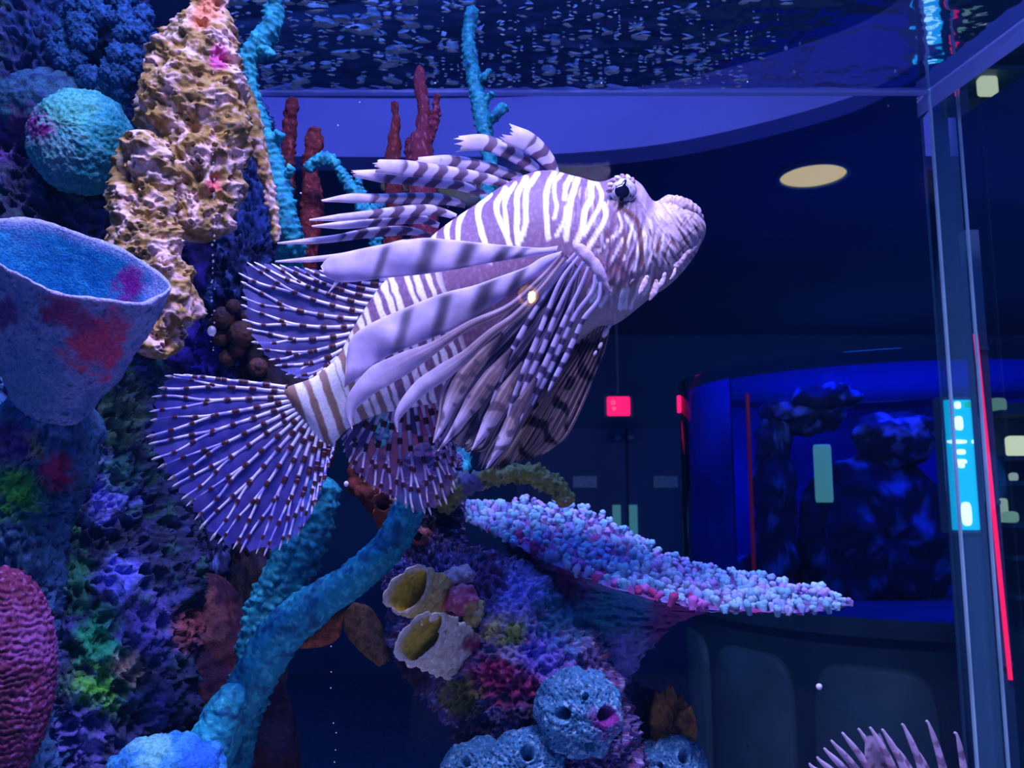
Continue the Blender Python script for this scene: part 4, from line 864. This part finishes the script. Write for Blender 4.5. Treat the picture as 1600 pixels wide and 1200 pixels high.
# yellow crusted coral
YEL = C(165, 136, 72); YPK = C(228, 198, 190)
ycol = patches(YEL, [(340, 90, 22, C(200, 80, 150)), (320, 20, 30, C(225, 150, 110)), (335, 290, 16, C(215, 110, 110))], [(YPK, 40, .0), (C(118, 100, 58), 26, .12), (C(215, 170, 160), 14, .25)], 12)
def ydisp(V):
    f1, f2, c = worley(V/(15*U), 4); g1, g2, c2 = worley(V/(34*U), 9)
    rg_ = 1-np.abs(noise(V/(24*U), 6))*2.4; r2 = 1-np.abs(noise(V/(11*U), 16))*2.4
    ring_ = np.exp(-((f1-.34)/.12)**2)*(c > .66)*6-7*(1-sm(.1, .3, f1))*(c > .66)
    return 7*rg_+3.5*r2+ring_-20*(1-sm(.1, .5, g1))*(c2 > .72)+24*fbm(V/(70*U), 2, 3)+1.5*noise(V/(4*U), 3)
e = empty('yellow_coral', P(290, 560, .72)); tag(e, 'tall knobbly yellow coral with pinkish crust and pits', 'coral')
tube('column', [(330, -80, .74, 22), (330, 0, .74, 24), (322, 40, .74, 36), (312, 75, .74, 58), (303, 125, .74, 75), (304, 175, .74, 80), (308, 225, .74, 72), (312, 270, .74, 60), (306, 320, .74, 50), (302, 378, .74, 34)], M_coral, 190, 280, ydisp, ycol, e, squash=.7)
tube('lobe', [(228, 205, .71, 30), (224, 260, .71, 42), (225, 310, .71, 44), (222, 360, .71, 42), (228, 400, .71, 50), (246, 440, .71, 48), (256, 480, .71, 38), (246, 520, .71, 34), (238, 560, .71, 26)], M_coral, 150, 260, ydisp, ycol, e, squash=.75)
tube('holdfast', [(232, 395, .715, 26, 26), (214, 400, .76, 30, 30), (190, 410, .84, 34, 34)], M_coral, 40, 40, f_lump(20, 3, 4), ycol, e)
tube('crust_edge', [(372, 130, .76, 16), (392, 190, .77, 16), (405, 235, .78, 12), (418, 290, .79, 8), (428, 340, .80, 7), (432, 380, .80, 5)], M_coral, 40, 120, f_knob(12, 5, 3, (20, 4)), ycol, e)
# teal knobbed branching corals
TC = C(25, 150, 165)
tcol = lambda k, b=1.0: patches(TC*b, [], [(C(60, 190, 190)*b, 14, .15), (C(15, 100, 130)*b, 24, .15)], k)
def teal(name, paths, lab, seed, knob=(11, 9), b=1.0, nu=30, mat=M_coral):
    x, y, Y = paths[0][-1][:3] if paths[0][-1][1] > paths[0][0][1] else paths[0][0][:3]
    e = empty(name, P(x, y, Y)); tag(e, lab, 'coral')
    for i, p in enumerate(paths):
        L = sum(math.hypot(p[j+1][0]-p[j][0], p[j+1][1]-p[j][1]) for j in range(len(p)-1))
        tube('branch', p, mat, nu if p[0][3] < 22 else 64, int(max(30, L*.6)), f_knob(knob[0], knob[1], seed+i, (26, 3)), tcol(seed+i, b), e)
    return e
teal('teal_gorgonian', [[(440, -60, .84, 13), (430, 0, .84, 13), (424, 40, .84, 15), (402, 72, .84, 16), (386, 102, .84, 13), (392, 150, .84, 14), (402, 190, .84, 16), (420, 240, .84, 17), (435, 290, .84, 18), (445, 340, .84, 18), (455, 390, .86, 20), (436, 460, .936, 18)], [(404, 75, .84, 10), (424, 84, .83, 7), (428, 88, .83, 4)], [(425, 215, .84, 9), (442, 212, .83, 6)], [(445, 275, .84, 9), (458, 262, .83, 5)]], 'tall teal knobbly sea rod beside the yellow coral', 30)
teal('teal_gorgonian', [[(738, 10, 1.0, 10), (732, 60, 1.0, 10), (738, 110, 1.0, 11), (748, 160, 1.0, 12), (758, 210, 1.0, 12), (766, 260, 1.0, 12), (756, 400, .98, 13), (726, 690, .90, 13), (712, 752, .868, 13)], [(745, 128, 1.0, 7), (758, 118, .99, 5), (766, 107, .99, 3)], [(756, 196, 1.0, 9), (774, 180, .99, 8), (791, 163, .99, 7)], [(752, 165, 1.0, 6), (772, 145, .99, 4)]], 'thin teal sea rod with short twigs behind the fish back', 40, (11, 6), .9)
teal('teal_gorgonian', [[(478, 268, .885, 8), (494, 252, .885, 9), (515, 250, .885, 8), (530, 262, .885, 7)], [(540, 285, .885, 9), (556, 300, .885, 11), (566, 322, .885, 10), (582, 345, .885, 9), (590, 420, .885, 9), (590, 560, .885, 10), (602, 745, .885, 12)], [(560, 302, .885, 6), (562, 272, .885, 5)], [(576, 332, .885, 7), (602, 318, .885, 6)], [(528, 260, .885, 7), (545, 288, .885, 8)]], 'short forked teal coral behind the back spines', 50, (9, 7), .95)
teal('teal_branch_coral', [[(650, 770, .76, 26), (612, 848, .76, 25), (552, 905, .76, 26), (492, 945, .76, 30), (440, 990, .76, 33), (402, 1050, .76, 31), (362, 1120, .76, 30), (312, 1210, .76, 40), (290, 1330, .76, 46), (285, yfloor(.76), .76, 50)]], 'thick smooth teal branch reaching up to the anal fin', 60, (12, 3), 1.05, 60)
teal('teal_branch_coral', [[(512, 745, .80, 22), (486, 830, .80, 28), (462, 880, .80, 31), (438, 930, .80, 33), (414, 1000, .80, 34), (398, 1060, .80, 30), (360, 1160, .80, 34), (345, 1320, .80, 38), (345, yfloor(.80), .80, 40)], [(470, 830, .79, 18), (430, 900, .79, 20), (405, 960, .79, 20), (385, 1040, .79, 18)]], 'knobbly teal branch pair below the tail fin', 70, (14, 9), .85, 60)
teal('teal_branch_coral', [[(378, 1072, .73, 19), (352, 1108, .73, 26), (330, 1160, .73, 32), (300, 1260, .73, 40), (270, yfloor(.73), .73, 46)]], 'short blunt teal stub at the foot of the branches', 80, (12, 3), 1.1, 60)
tag(blob('blue_sponge', (262, 1196, .70), (84, 60, 42), M_sponge, 70, lambda V: f_lump(30, 8, 4)(V)+2*fbm(V/(8*U), 2, 2), patches(C(60, 150, 200), [(240, 1165, 40, C(110, 190, 190)), (310, 1185, 40, C(40, 110, 210))], [(C(40, 120, 190), 30, .1)], 3), craters=((258, 1172, 6, 10),)), 'bright blue sponge cushion at the foot of the teal stub', 'sponge')
# maroon ridged coral, bottom left
def ridg(V):
    w = fbm(V/(30*U), 3, 2); return 1.9*np.sin(V[:, 2]/(1.7*U)+w*6)+3.5*noise(V/(6*U), 5)
tag(blob('ridged_coral', (-8, 1062, .658), (86, 60, 165), M_coral, 190, ridg, patches(C(105, 30, 76), [(60, 1000, 60, C(130, 66, 130))], [(C(145, 85, 150), 8, .15), (C(78, 22, 56), 40, .0)], 4)), 'maroon barrel-shaped coral with fine wavy ridges', 'coral')
# brown ball cluster behind the tail
polyp_rock = tag(tube('reef_rock', [(446, 415, .96, 30, 30), (412, 520, .95, 62, 40), (430, 580, .95, 70, 40), (460, 660, .95, 70, 50), (430, 800, .97, 60, 50), (404, 950, .97, 44, 40), (404, yfloor(.97), .97, 46, 40)], M_rock, 90, 160, f_pore(30, 12, 21, (50, 12), 2), patches(C(45, 35, 40), [], [(C(35, 30, 60), 30, .0)], 5)), 'dark brown rock that carries the round ball polyps', 'rock')
trees = [bvh(polyp_rock), bvh(web_rock)]
for i, (x, y, r) in enumerate(((350, 497, 17), (378, 522, 21), (356, 560, 14), (403, 574, 15), (365, 478, 11), (345, 528, 13), (388, 495, 12), (372, 545, 13), (336, 505, 10))):
    tag(blob('ball_polyp', (x, y, seat(x, y, r*1.2, trees, .90)), (r, r*1.2, r), M_coral, 30, f_lump(14, 2, i), patches(C(120, 80, 65), [], [(C(80, 60, 70), 14, .1)], i)), 'small round brown ball polyp on the dark rock behind the tail', 'coral', 'brown ball polyps behind the tail')
# red finger sponges
RD = C(98, 34, 38)
for i, (p, lab) in enumerate((([(459, 152, .95, 9), (452, 200, .95, 11), (448, 260, .95, 12), (447, 330, .95, 13), (446, 450, .95, 14)], 'thin red finger sponge next to the teal sea rod'),
                              ([(490, 198, .93, 9), (491, 225, .93, 14), (484, 270, .93, 13), (488, 320, .93, 17), (480, 390, .93, 17), (468, 455, .95, 16)], 'stout lumpy red finger sponge left of the back spines'),
                              ([(617, 158, .985, 4), (618, 200, .985, 7), (614, 250, .985, 13), (616, 300, .985, 14), (616, 480, .975, 15), (622, 740, .935, 16)], 'pointed slim red finger sponge behind the back spines'))):
    tag(tube('finger_sponge', p, M_sponge, 36, 140, f_knob(12, 4, 40+i, (24, 5)), patches(RD, [], [(C(85, 28, 45), 16, .1), (C(150, 65, 60), 10, .3)], i)), lab, 'sponge')
e = empty('finger_sponge', P(668, 700, .94)); tag(e, 'tall forked red finger sponge behind the back spines', 'sponge')
for i, p in enumerate(([(656, 101, .94, 5), (656, 135, .94, 9), (663, 170, .94, 10), (662, 205, .94, 14), (656, 240, .94, 20), (662, 330, .94, 22), (672, 560, .93, 22), (676, 735, .895, 24)], [(683, 146, .94, 5), (681, 175, .94, 7), (672, 205, .94, 9), (664, 225, .94, 12)], [(640, 215, .95, 7), (645, 250, .95, 12), (650, 290, .94, 14)])):
    tube('finger', p, M_sponge, 36, 120, f_knob(11, 4, 50+i, (22, 5)), patches(C(100, 34, 52), [], [(C(90, 30, 65), 16, .1), (C(160, 80, 100), 8, .3)], i), e)

# ------------------------------------------------------------------ right-hand reef
right_rock = tag(tube('reef_rock', [(672, 690, .86, 34, 40), (676, 760, .86, 46, 50), (664, 830, .86, 54, 55), (668, 890, .84, 66, 60), (706, 952, .81, 102, 75), (768, 1005, .79, 124, 85), (820, 1065, .78, 120, 90), (850, 1140, .78, 130, 90), (860, 1260, .78, 150, 90), (860, yfloor(.78), .78, 170, 100)], M_rock, 360, 520,
         lambda V: f_web(22, 15, 30, (60, 20), 2)(V)+f_knob(12, 9, 8, (30, 0))(V), patches(C(100, 90, 150), [(680, 800, 50, C(60, 55, 70)), (820, 930, 60, C(160, 150, 225)), (790, 1000, 50, C(180, 175, 215)), (770, 1060, 50, C(175, 50, 110)), (815, 1075, 45, C(160, 55, 115)), (850, 1015, 50, C(130, 120, 225)), (800, 990, 26, C(150, 170, 80)), (770, 985, 26, C(190, 180, 120)), (720, 1090, 45, C(130, 120, 60)), (760, 900, 40, C(110, 60, 110)), (880, 960, 60, C(60, 120, 150)), (640, 1050, 50, C(70, 40, 60)), (740, 1160, 60, C(60, 40, 70)), (830, 1120, 40, C(60, 50, 80))],
         [(C(60, 55, 85), 16, .05), (C(160, 80, 120), 11, .2), (C(185, 180, 215), 9, .28)], 14)), 'knobbly purple and pink reef rock carrying the table coral', 'rock')
rtree = [bvh(right_rock)]
tag(blob('brown_sponge', (622, 742, .90), (78, 50, 66), M_sponge, 60, f_lump(34, 6, 5), patches(C(120, 60, 50), [], [(C(95, 45, 50), 30, .0)], 5)), 'large reddish brown sponge seen through the anal fin', 'sponge')
# small nodules crusting the reef rock, each its own piece
# tube sponges
def tcolr(base_, ins, rimc, k):
    def g(V, inner, rimf):
        c_ = patches(base_, [(745, 1010, 22, C(160, 40, 90))], [(base_*.75, 16, .1), (np.minimum(base_*1.5, 1), 10, .2)], k)(V)
        return mixc(np.where(inner[:, None], patches(ins, [], [(ins*.7, 16, .1)], k)(V), c_), rimc, rimf*.9)
    return g
YT, YI = C(235, 212, 130), C(225, 195, 50)
nodd = lambda k: (lambda V: 3.4*fbm(V/(10*U), k, 3)+6*fbm(V/(26*U), k+4, 2)-5*(1-sm(.05, .35, worley(V/(16*U), k)[0])))
tag(cup('tube_sponge', (637, 922, .70), (21, -36, 4), (25, 10, 26), (722, 950, .78), .66, M_coral, .17, 90, 44, nodd(3), tcolr(YT, YI, C(225, 215, 200), 3), depth=.9), 'yellow tube sponge with a split rim, upper of the pair', 'sponge')
tag(cup('tube_sponge', (657, 995, .68), (24, -38, 4), (25, 12, 28), (745, 1035, .76), .85, M_coral, .15, 90, 44, nodd(5), tcolr(C(235, 220, 185), YI*.8, C(225, 220, 205), 5), depth=.9, belly=.06), 'yellow tube sponge with a pale crusted wall, lower of the pair', 'sponge')
tag(cup('tube_sponge', (599, 785, .80), (15, -5, 0), (4, 15, 10), (622, 850, .855), 1.35, M_sponge, .26, 60, 36, nodd(7), tcolr(C(175, 85, 55), C(120, 45, 40), C(190, 100, 70), 7), depth=.8, belly=.35), 'orange-brown pot-shaped tube sponge under the anal fin', 'sponge')
tag(cup('tube_sponge', (653, 838, .795), (9, -3, 0), (3, 9, 5), (662, 846, .84), 2.2, M_sponge, .3, 60, 36, nodd(8), tcolr(C(180, 95, 85), C(80, 35, 40), C(200, 110, 95), 8), depth=.7, belly=.4), 'small pinkish orange tube sponge beside the teal branch', 'sponge')
tag(blob('pink_coral_lump', (722, 938, seat(722, 938, 22, rtree, .75)), (24, 22, 22), M_coral, 44, f_knob(12, 5, 3, (18, 4)), patches(C(205, 90, 120), [(735, 955, 14, C(190, 160, 90))], [(C(220, 150, 160), 12, .2)], 3)), 'lumpy pink coral knob right of the yellow tubes', 'coral')
tag(blob('yellow_coral_lump', (742, 958, seat(742, 958, 18, rtree, .74)), (13, 18, 22), M_coral, 36, f_knob(10, 4, 6, (14, 3)), patches(C(205, 185, 100), [], [(C(225, 210, 170), 12, .2)], 3), None, .35), 'little yellow coral knob beside the pink one', 'coral')
tag(blob('pale_coral_lump', (715, 902, seat(715, 902, 20, rtree, .76)), (26, 20, 15), M_coral, 36, f_knob(10, 4, 9, (14, 3)), patches(C(215, 180, 175), [], [(C(190, 140, 150), 12, .1)], 3), None, -.3), 'pale pink crust lump above the pink knob', 'coral')
# orange-brown flaps beneath the teal branch
def flap(pts_t, pts_b, Y, cc, lab, seed):
    tag(blade('plate_sponge', pts_t, pts_b, Y, M_sponge, lambda s, v, X, Y_: mixc(np.broadcast_to(cc, s.shape+(3,)), cc*.55, sm(-.2, .4, fbm(np.stack([X.ravel()/14, Y_.ravel()/14, 0*X.ravel()], -1), seed, 3).reshape(s.shape))), None, 60, 20, 9, 12, 2, seed), lab, 'sponge')
flap([(452, 1008), (490, 975), (530, 950), (545, 945)], [(470, 1014), (505, 1010), (530, 995), (536, 965)], .768, C(175, 90, 55), 'orange plate sponge tucked under the teal branch', 3)
flap([(552, 940), (580, 950), (600, 985), (612, 1030)], [(535, 960), (540, 990), (565, 1020), (592, 1042)], .82, C(150, 105, 70), 'brown plate sponge hanging left of the yellow tubes', 4)
# yellow-green arching branch
e = empty('yellow_branch_coral', P(700, 780, .78)); tag(e, 'arching yellow-green knobbly branch above the table coral', 'coral')
yb = patches(C(165, 160, 70), [(735, 755, 26, C(110, 110, 150)), (888, 790, 16, C(190, 150, 80))], [(C(200, 190, 110), 10, .1), (C(110, 110, 60), 14, .15)], 4)
tube('branch', [(690, 790, .828, 20), (718, 762, .80, 15), (755, 750, .78, 12), (790, 741, .78, 12), (825, 741, .78, 13), (855, 752, .78, 14), (876, 768, .78, 14), (888, 792, .78, 12)], M_coral, 50, 170, f_knob(11, 8, 3, (20, 3)), yb, e)
tube('branch', [(690, 730, .80, 8), (712, 745, .80, 8), (735, 752, .79, 9)], M_coral, 30, 40, f_knob(10, 5, 4, (20, 3)), patches(C(110, 115, 160), [], [(C(140, 120, 110), 14, .1)], 3), e)

# table coral: plate with an underside cone, covered with stubby branchlets
back = crom([(712, 798, .91), (760, 792, .95), (810, 784, .98), (870, 790, .98), (930, 806, .97), (985, 835, .95), (1030, 868, .92), (1090, 886, .88), (1190, 910, .81), (1270, 928, .75), (1330, 940, .70)], 90)
front = crom([(712, 802, .88), (745, 822, .86), (800, 850, .82), (850, 876, .78), (905, 900, .75), (965, 922, .73), (1040, 942, .71), (1120, 954, .70), (1210, 958, .69), (1280, 956, .69), (1330, 946, .695)], 90)
e = empty('table_coral', P(930, 1060, .78)); tag(e, 'wide tilted table coral crusted with pale blue branchlets on top', 'coral')
Vb = P(back[:, 0], back[:, 1], back[:, 2]); Vf = P(front[:, 0], front[:, 1], front[:, 2])
mw = 24; w = np.linspace(0, 1, mw)[None, :, None]
top = Vb[:, None]*(1-w)+Vf[:, None]*w
ring = np.vstack([Vb, Vf[::-1]]); nr_ = len(ring)
a_ = np.linspace(0, 2*np.pi, nr_, endpoint=False)
cs = ring.mean(0); ang = np.arctan2(ring[:, 1]-cs[1], ring[:, 0]-cs[0])
stalk = P(905, 1075, .83); foot = stalk+np.stack([np.cos(ang)*.045, np.sin(ang)*.04, 0*ang], -1)
nrow = 40; rows = []
for t in np.linspace(0, 1, nrow):
    g = t**.55 if True else t
    p = ring*(1-g)+foot*g; drop = ring[:, 2]*(1-t)+foot[:, 2]*t
    p = p.copy(); p[:, 2] = ring[:, 2]+(foot[:, 2]-ring[:, 2])*(.035*min(1, t*12)+.965*t**2.3)
    rows.append(p)
Vu = np.array(rows).reshape(-1, 3)
nzd = (fbm(np.stack([Vu[:, 0]/(40*U), Vu[:, 1]/(40*U), Vu[:, 2]/(8*U)], -1), 5, 3)*15+fbm(Vu/(9*U), 8, 2)*5)*U*np.repeat(sm(.0, .12, np.linspace(0, 1, nrow)), nr_)
Dd = Vu-np.array([stalk[0], stalk[1], 0]); Dd[:, 2] = 0; Dd /= np.linalg.norm(Dd, axis=1)[:, None]+1e-9
Vu = Vu+Dd*nzd[:, None]
ucol = patches(C(95, 105, 150), [(960, 960, 60, C(50, 130, 150)), (1050, 965, 60, C(110, 50, 110)), (870, 910, 60, C(110, 40, 90)), (1180, 955, 90, C(130, 40, 90)), (990, 950, 40, C(60, 120, 160)), (950, 1040, 70, C(130, 130, 200)), (820, 870, 40, C(120, 40, 80)), (1080, 950, 50, C(120, 45, 110)), (910, 990, 50, C(60, 150, 160))], [(C(70, 60, 120), 30, .05), (C(110, 130, 170), 14, .25)], 6)(Vu)
plate = mk('plate_underside', Vu, gridf(nrow, nr_), M_rock, e, ucol)
Vt = top.reshape(-1, 3); Vt = Vt+np.array([0, 0, 1])*(fbm(Vt/(16*U), 4, 3)*5*U)[:, None]
mk('plate_top', Vt, gridf(90, mw, False), M_coral, e, patches(C(110, 70, 130), [], [(C(110, 130, 190), 20, .0), (C(150, 40, 110), 30, .2)], 2)(Vt))
tube('stalk', [(905, 1050, .83, 76, 70), (915, 1090, .83, 88, 80), (925, 1180, .84, 85, 80), (925, yfloor(.86), .86, 90, 80)], M_rock, 120, 120, f_pore(24, 12, 44, (50, 14), 2), patches(C(85, 85, 140), [(930, 1040, 90, C(130, 130, 195)), (1000, 1120, 60, C(35, 30, 60))], [(C(60, 55, 100), 26, .0)], 3), e)
# branchlet prototypes: a stub with a few rounded nubs
BR = []
for k in range(9):
    rg = np.random.default_rng(100+k); Vs, Fs, off = [], [], 0
    for j in range(rg.integers(3, 6)):
        nn, mm = 7, 8; d = np.array([rg.uniform(-.55, .55), rg.uniform(-.55, .55), 1.0]); d /= np.linalg.norm(d); h_ = rg.uniform(.8, 1.35); r_ = rg.uniform(.30, .42)
        u_ = np.cross(d, [1, 0, 0.1]); u_ /= np.linalg.norm(u_); v_ = np.cross(d, u_); aa = np.linspace(0, 2*np.pi, mm, endpoint=False)
        for t in np.linspace(0, 1, nn):
            rr_ = r_*(.75+.35*t)*(1 if t < .8 else math.sqrt(max(.02, 1-((t-.8)/.2)**2)))
            Vs.append(d*h_*t+(np.cos(aa)[:, None]*u_+np.sin(aa)[:, None]*v_)*rr_+np.array([rg.uniform(-.1, .1), rg.uniform(-.1, .1), 0])*.3)
        Fs.append(gridf(nn, mm, True, off)); off += nn*mm
    cset = [C(150, 195, 225), C(135, 165, 220), C(160, 175, 215), C(120, 185, 210), C(170, 150, 215), C(140, 195, 215), C(190, 110, 195), C(150, 185, 205), C(165, 60, 125)][k]
    Vv = np.vstack(Vs); cc = mixc(np.broadcast_to(cset, Vv.shape), np.minimum(cset*1.25, 1), sm(.4, 1.1, Vv[:, 2]))
    BR.append(mk('branchlet', Vv, np.vstack(Fs), M_coral, None, cc, origin=(0, 0, 0)))
protos = [o.data for o in BR]
for o in BR: bpy.data.objects.remove(o)
rg = np.random.default_rng(5); pts = []
tries = 0
while len(pts) < 420 and tries < 20000:
    tries += 1; i = rg.integers(0, 90); t = rg.uniform(0, 1); i_ = min(89, int(90*(1-rg.uniform(0, 1)**1.15))) if rg.uniform() < .3 else i
    p = Vb[i_]*(1-t)+Vf[i_]*t
    if all(np.linalg.norm(p-q[0]) > .0078 for q in pts): pts.append((p, t, i_))
pts.sort(key=lambda q: -q[1])
for j, (p, t, i_) in enumerate(pts):
    k = int(rg.choice([0, 1, 2, 3, 4, 5, 7])) if not (t > .82 and i_ < 60 and rg.uniform() < .4) else int(rg.choice([6, 8]))
    if j >= 300: continue
    o = bpy.data.objects.new('branchlet', protos[k]); COL.objects.link(o); o.parent = e; s_ = rg.uniform(.0062, .0100)*(1 if i_ < 75 else .8)
    o.location = tuple(p-ORIG[e]-np.array([0, 0, .002])); o.scale = (s_, s_, s_*rg.uniform(.9, 1.4)); o.rotation_euler = (rg.uniform(-.35, .35)-.25, rg.uniform(-.35, .35), rg.uniform(0, 6.28))
rest = pts[300:]
if rest:
    Vs, Fs, Cs, off = [], [], [], 0
    for (p, t, i_) in rest:
        me = protos[int(rg.integers(0, 6))]; co = np.empty(len(me.vertices)*3); me.vertices.foreach_get('co', co); co = co.reshape(-1, 3)
        ca_ = np.empty(len(me.vertices)*4); me.color_attributes['Col'].data.foreach_get('color', ca_); th = rg.uniform(0, 6.28); s_ = rg.uniform(.0062, .0100)
        r2 = np.array([[math.cos(th), -math.sin(th), 0], [math.sin(th), math.cos(th), 0], [0, 0, 1]])
        lv = np.empty(len(me.loops), int); me.loops.foreach_get('vertex_index', lv)
        Vs.append((co@r2.T)*s_+p); Fs.append(lv.reshape(-1, 4)+off); Cs.append(ca_.reshape(-1, 4)[:, :3]); off += len(co)
    o = mk('branchlet_crust', np.vstack(Vs), np.vstack(Fs), M_coral, e, np.vstack(Cs)); o['kind'] = 'stuff'

# blue pitted sponges at the bottom
def pit(c, r, cr_, lab, seed, extra=()):
    b_ = blob('pitted_sponge', c, r, M_sponge, 120, lambda V: 9*fbm(V/(34*U), seed, 3)-3.2*(1-sm(.1, .5, worley(V/(6.5*U), seed)[0])), patches(C(70, 135, 172), list(extra), [(C(135, 185, 210), 9, .12), (C(35, 70, 100), 6, .25)], seed), craters=cr_)
    return tag(b_, lab, 'sponge')
pit((906, 1112, seat(906, 1112, 56, rtree, .70, .3)), (64, 56, 64), ((879, 1117, 13, 40), (946, 1118, 14, 40), (915, 1089, 6, 14), (922, 1167, 9, 20)), 'blue pitted sponge with two large holes and a purple rim', 3, ((946, 1125, 30, C(130, 50, 140)),))
pit((826, 1188, seat(826, 1188, 52, rtree, .69, .3)), (58, 52, 46), ((824, 1177, 13, 40), (886, 1193, 9, 24)), 'blue pitted sponge with one round hole at its centre', 5)
pit((748, 1205, seat(748, 1205, 48, rtree, .70, .3)), (56, 48, 42), ((727, 1190, 8, 26), (784, 1192, 8, 26)), 'blue pitted sponge with two small holes low on the reef', 7)
small_rock = tag(tube('reef_rock', [(1000, 1075, .84, 30, 40), (1010, 1130, .84, 50, 50), (1010, 1250, .84, 70, 50), (1020, yfloor(.84), .84, 80, 60)], M_rock, 80, 120, f_pore(30, 12, 52, (50, 12), 2), patches(C(35, 30, 55), [], [(C(50, 40, 70), 26, .0)], 3)), 'small dark rock behind the brown leaf coral', 'rock')
YS = seat(1040, 1185, 46, [bvh(small_rock)], .79, .3)
pit((1052, 1196, YS), (50, 46, 44), ((1070, 1183, 11, 36), (1030, 1196, 6, 16)), 'blue pitted sponge under the brown leaf coral', 9)
e = empty('leaf_coral', P(1050, 1160, YS+.01)); tag(e, 'fan of ragged orange-brown coral leaves above a blue sponge', 'coral')
for i, (tx, ty, bx, hw) in enumerate(((1030, 1082, 1038, 19), (1046, 1074, 1046, 20), (1064, 1088, 1056, 20), (1078, 1104, 1064, 18), (1086, 1126, 1070, 15), (1020, 1104, 1036, 16))):
    e0, e1 = edges([(bx, 1168), ((bx+tx)/2, 1128), (tx, ty)], [8, hw, hw, hw*.8, 5])
    blade('leaf', e0, e1, YS+.004+.006*(i % 3), M_sponge, lambda s, v, X, Y_, i=i: mixc(np.broadcast_to(C(168, 118, 58), s.shape+(3,)), C(112, 74, 52), sm(-.2, .4, fbm(np.stack([X.ravel()/10, Y_.ravel()/18, 0*X.ravel()], -1), i, 2).reshape(s.shape))), e, 40, 12, 3, 5, 8, i)

# ------------------------------------------------------------------ bubbles and drifting specks
m, n, l, b = newmat('bubble_skin'); b.inputs['Base Color'].default_value = (.75, .78, 1, 1); b.inputs['Roughness'].default_value = .08; b.inputs['Alpha'].default_value = .22; b.inputs['Specular IOR Level'].default_value = .9; M_bub = m
M_speck = pmat('pale_speck', (.85, .85, .95), .6)
def spheremesh(name, nlat, nlon):
    V, f = [], None
    for th in np.linspace(0.02, np.pi-.02, nlat):
        for ph in np.linspace(0, 2*np.pi, nlon, endpoint=False): V.append((math.sin(th)*math.cos(ph), math.sin(th)*math.sin(ph), math.cos(th)))
    o = mk(name, np.array(V), gridf(nlat, nlon), M_bub, None, origin=(0, 0, 0)); me = o.data; bpy.data.objects.remove(o); return me
bm_ = spheremesh('bubble', 10, 14); sp_ = spheremesh('speck', 6, 7); sp_.materials.clear(); sp_.materials.append(M_speck)
rg = np.random.default_rng(8)
def put(nm, me, x, y, Y, r, lab, cat, grp):
    o = bpy.data.objects.new(nm, me); COL.objects.link(o); o.location = tuple(P(x, y, Y)); s_ = r*Y/1290; o.scale = (s_, s_*.9, s_*rg.uniform(.8, 1.2)); tag(o, lab, cat, grp)
for i in range(52):
    y = 60+i*9.6+rg.uniform(-4, 4); x = 336-(y-60)*.008+rg.uniform(-3, 3)
    put('bubble', bm_, x, y, .64, rg.uniform(.8, 2.1), 'tiny air bubble rising in a thin string beside the yellow coral', 'bubble', 'bubble string by the yellow coral')
put('bubble', bm_, 331, 517, .64, 7, 'larger clear air bubble at the foot of the bubble string', 'bubble', None)
for (x, y) in ((520, 1130), (523, 1145), (523, 1172), (524, 1191), (516, 1050), (517, 1075), (516, 1010)):
    put('speck', sp_, x+rg.uniform(-3, 3), y, .7, 1.0, 'tiny pale speck in a line below the orange plate sponge', 'speck', 'specks below the orange plate sponge')
for (x, y, r) in ((1228, 76, 3.5), (1241, 113, 3), (1250, 69, 2), (1399, 112, 2.5), (1101, 178, 2.2), (1388, 165, 2)):
    put('bubble', bm_, x, y, min((ZW-.005)/float(P(x, y, 1.0)[2]), 1.297), r*.9, 'small bubble clinging under the calm water surface', 'bubble', 'bubbles under the water surface')
put('speck', sp_, 1280, 1073, .7, 5, 'white food flake drifting right of the leaf coral', 'speck', None)
put('speck', sp_, 541, 756, .62, 4, 'white food flake drifting between tail and anal fins', 'speck', None)
for (x, y, r) in ((1168, 128, 1.4), (562, 160, 1.4), (545, 312, 1.4), (470, 302, 1.6), (884, 783, 1.8), (940, 130, 1.4), (528, 196, 1.4), (680, 130, 1.5)):
    put('speck', sp_, x, y, .75, r, 'minute pale speck adrift in the open water', 'speck', 'specks adrift in open water')
# pale flakes added under the rippled surface to stand in for its glints
Vs, Fs, off = [], [], 0
for i in range(620):
    x = rg.uniform(-.42, .42)-abs(rg.normal(0, .05)); y = rg.uniform(.98, 1.285)
    if x > .30 and rg.uniform() < (x-.3)*6: continue
    a_ = np.linspace(0, 2*np.pi, 9, endpoint=False); rx = rg.uniform(.0016, .0055)*(1 if rg.uniform() < .75 else 2.2)*(1.5 if x < -.12 else 1); ry = rx*rg.uniform(.3, .7); wob_ = rg.uniform(.6, 1.2, 9)
    tl = rg.uniform(-.5, .5); zz = ZW-.006-rg.uniform(0, .002)
    r0 = np.stack([x+rx*np.cos(a_)*wob_, y+ry*np.sin(a_)*wob_, zz+rx*.5*tl*np.cos(a_)], -1); r1 = (r0-[x, y, zz])*.6+[x, y, zz-.0012]; r2 = (r0-[x, y, zz])*.02+[x, y, zz-.0017]
    Vs += [r0, r1, r2]; Fs.append(gridf(3, 9, True, off)); off += 27
o = mk('surface_glints', np.vstack(Vs), np.vstack(Fs), pmat('glint', (.55, .85, .95), .2, spec=.8, nvar=.4, nscale=60)); tag(o, 'scattered pale flakes standing in for glints on the rippled water', 'glint', None, 'stuff')
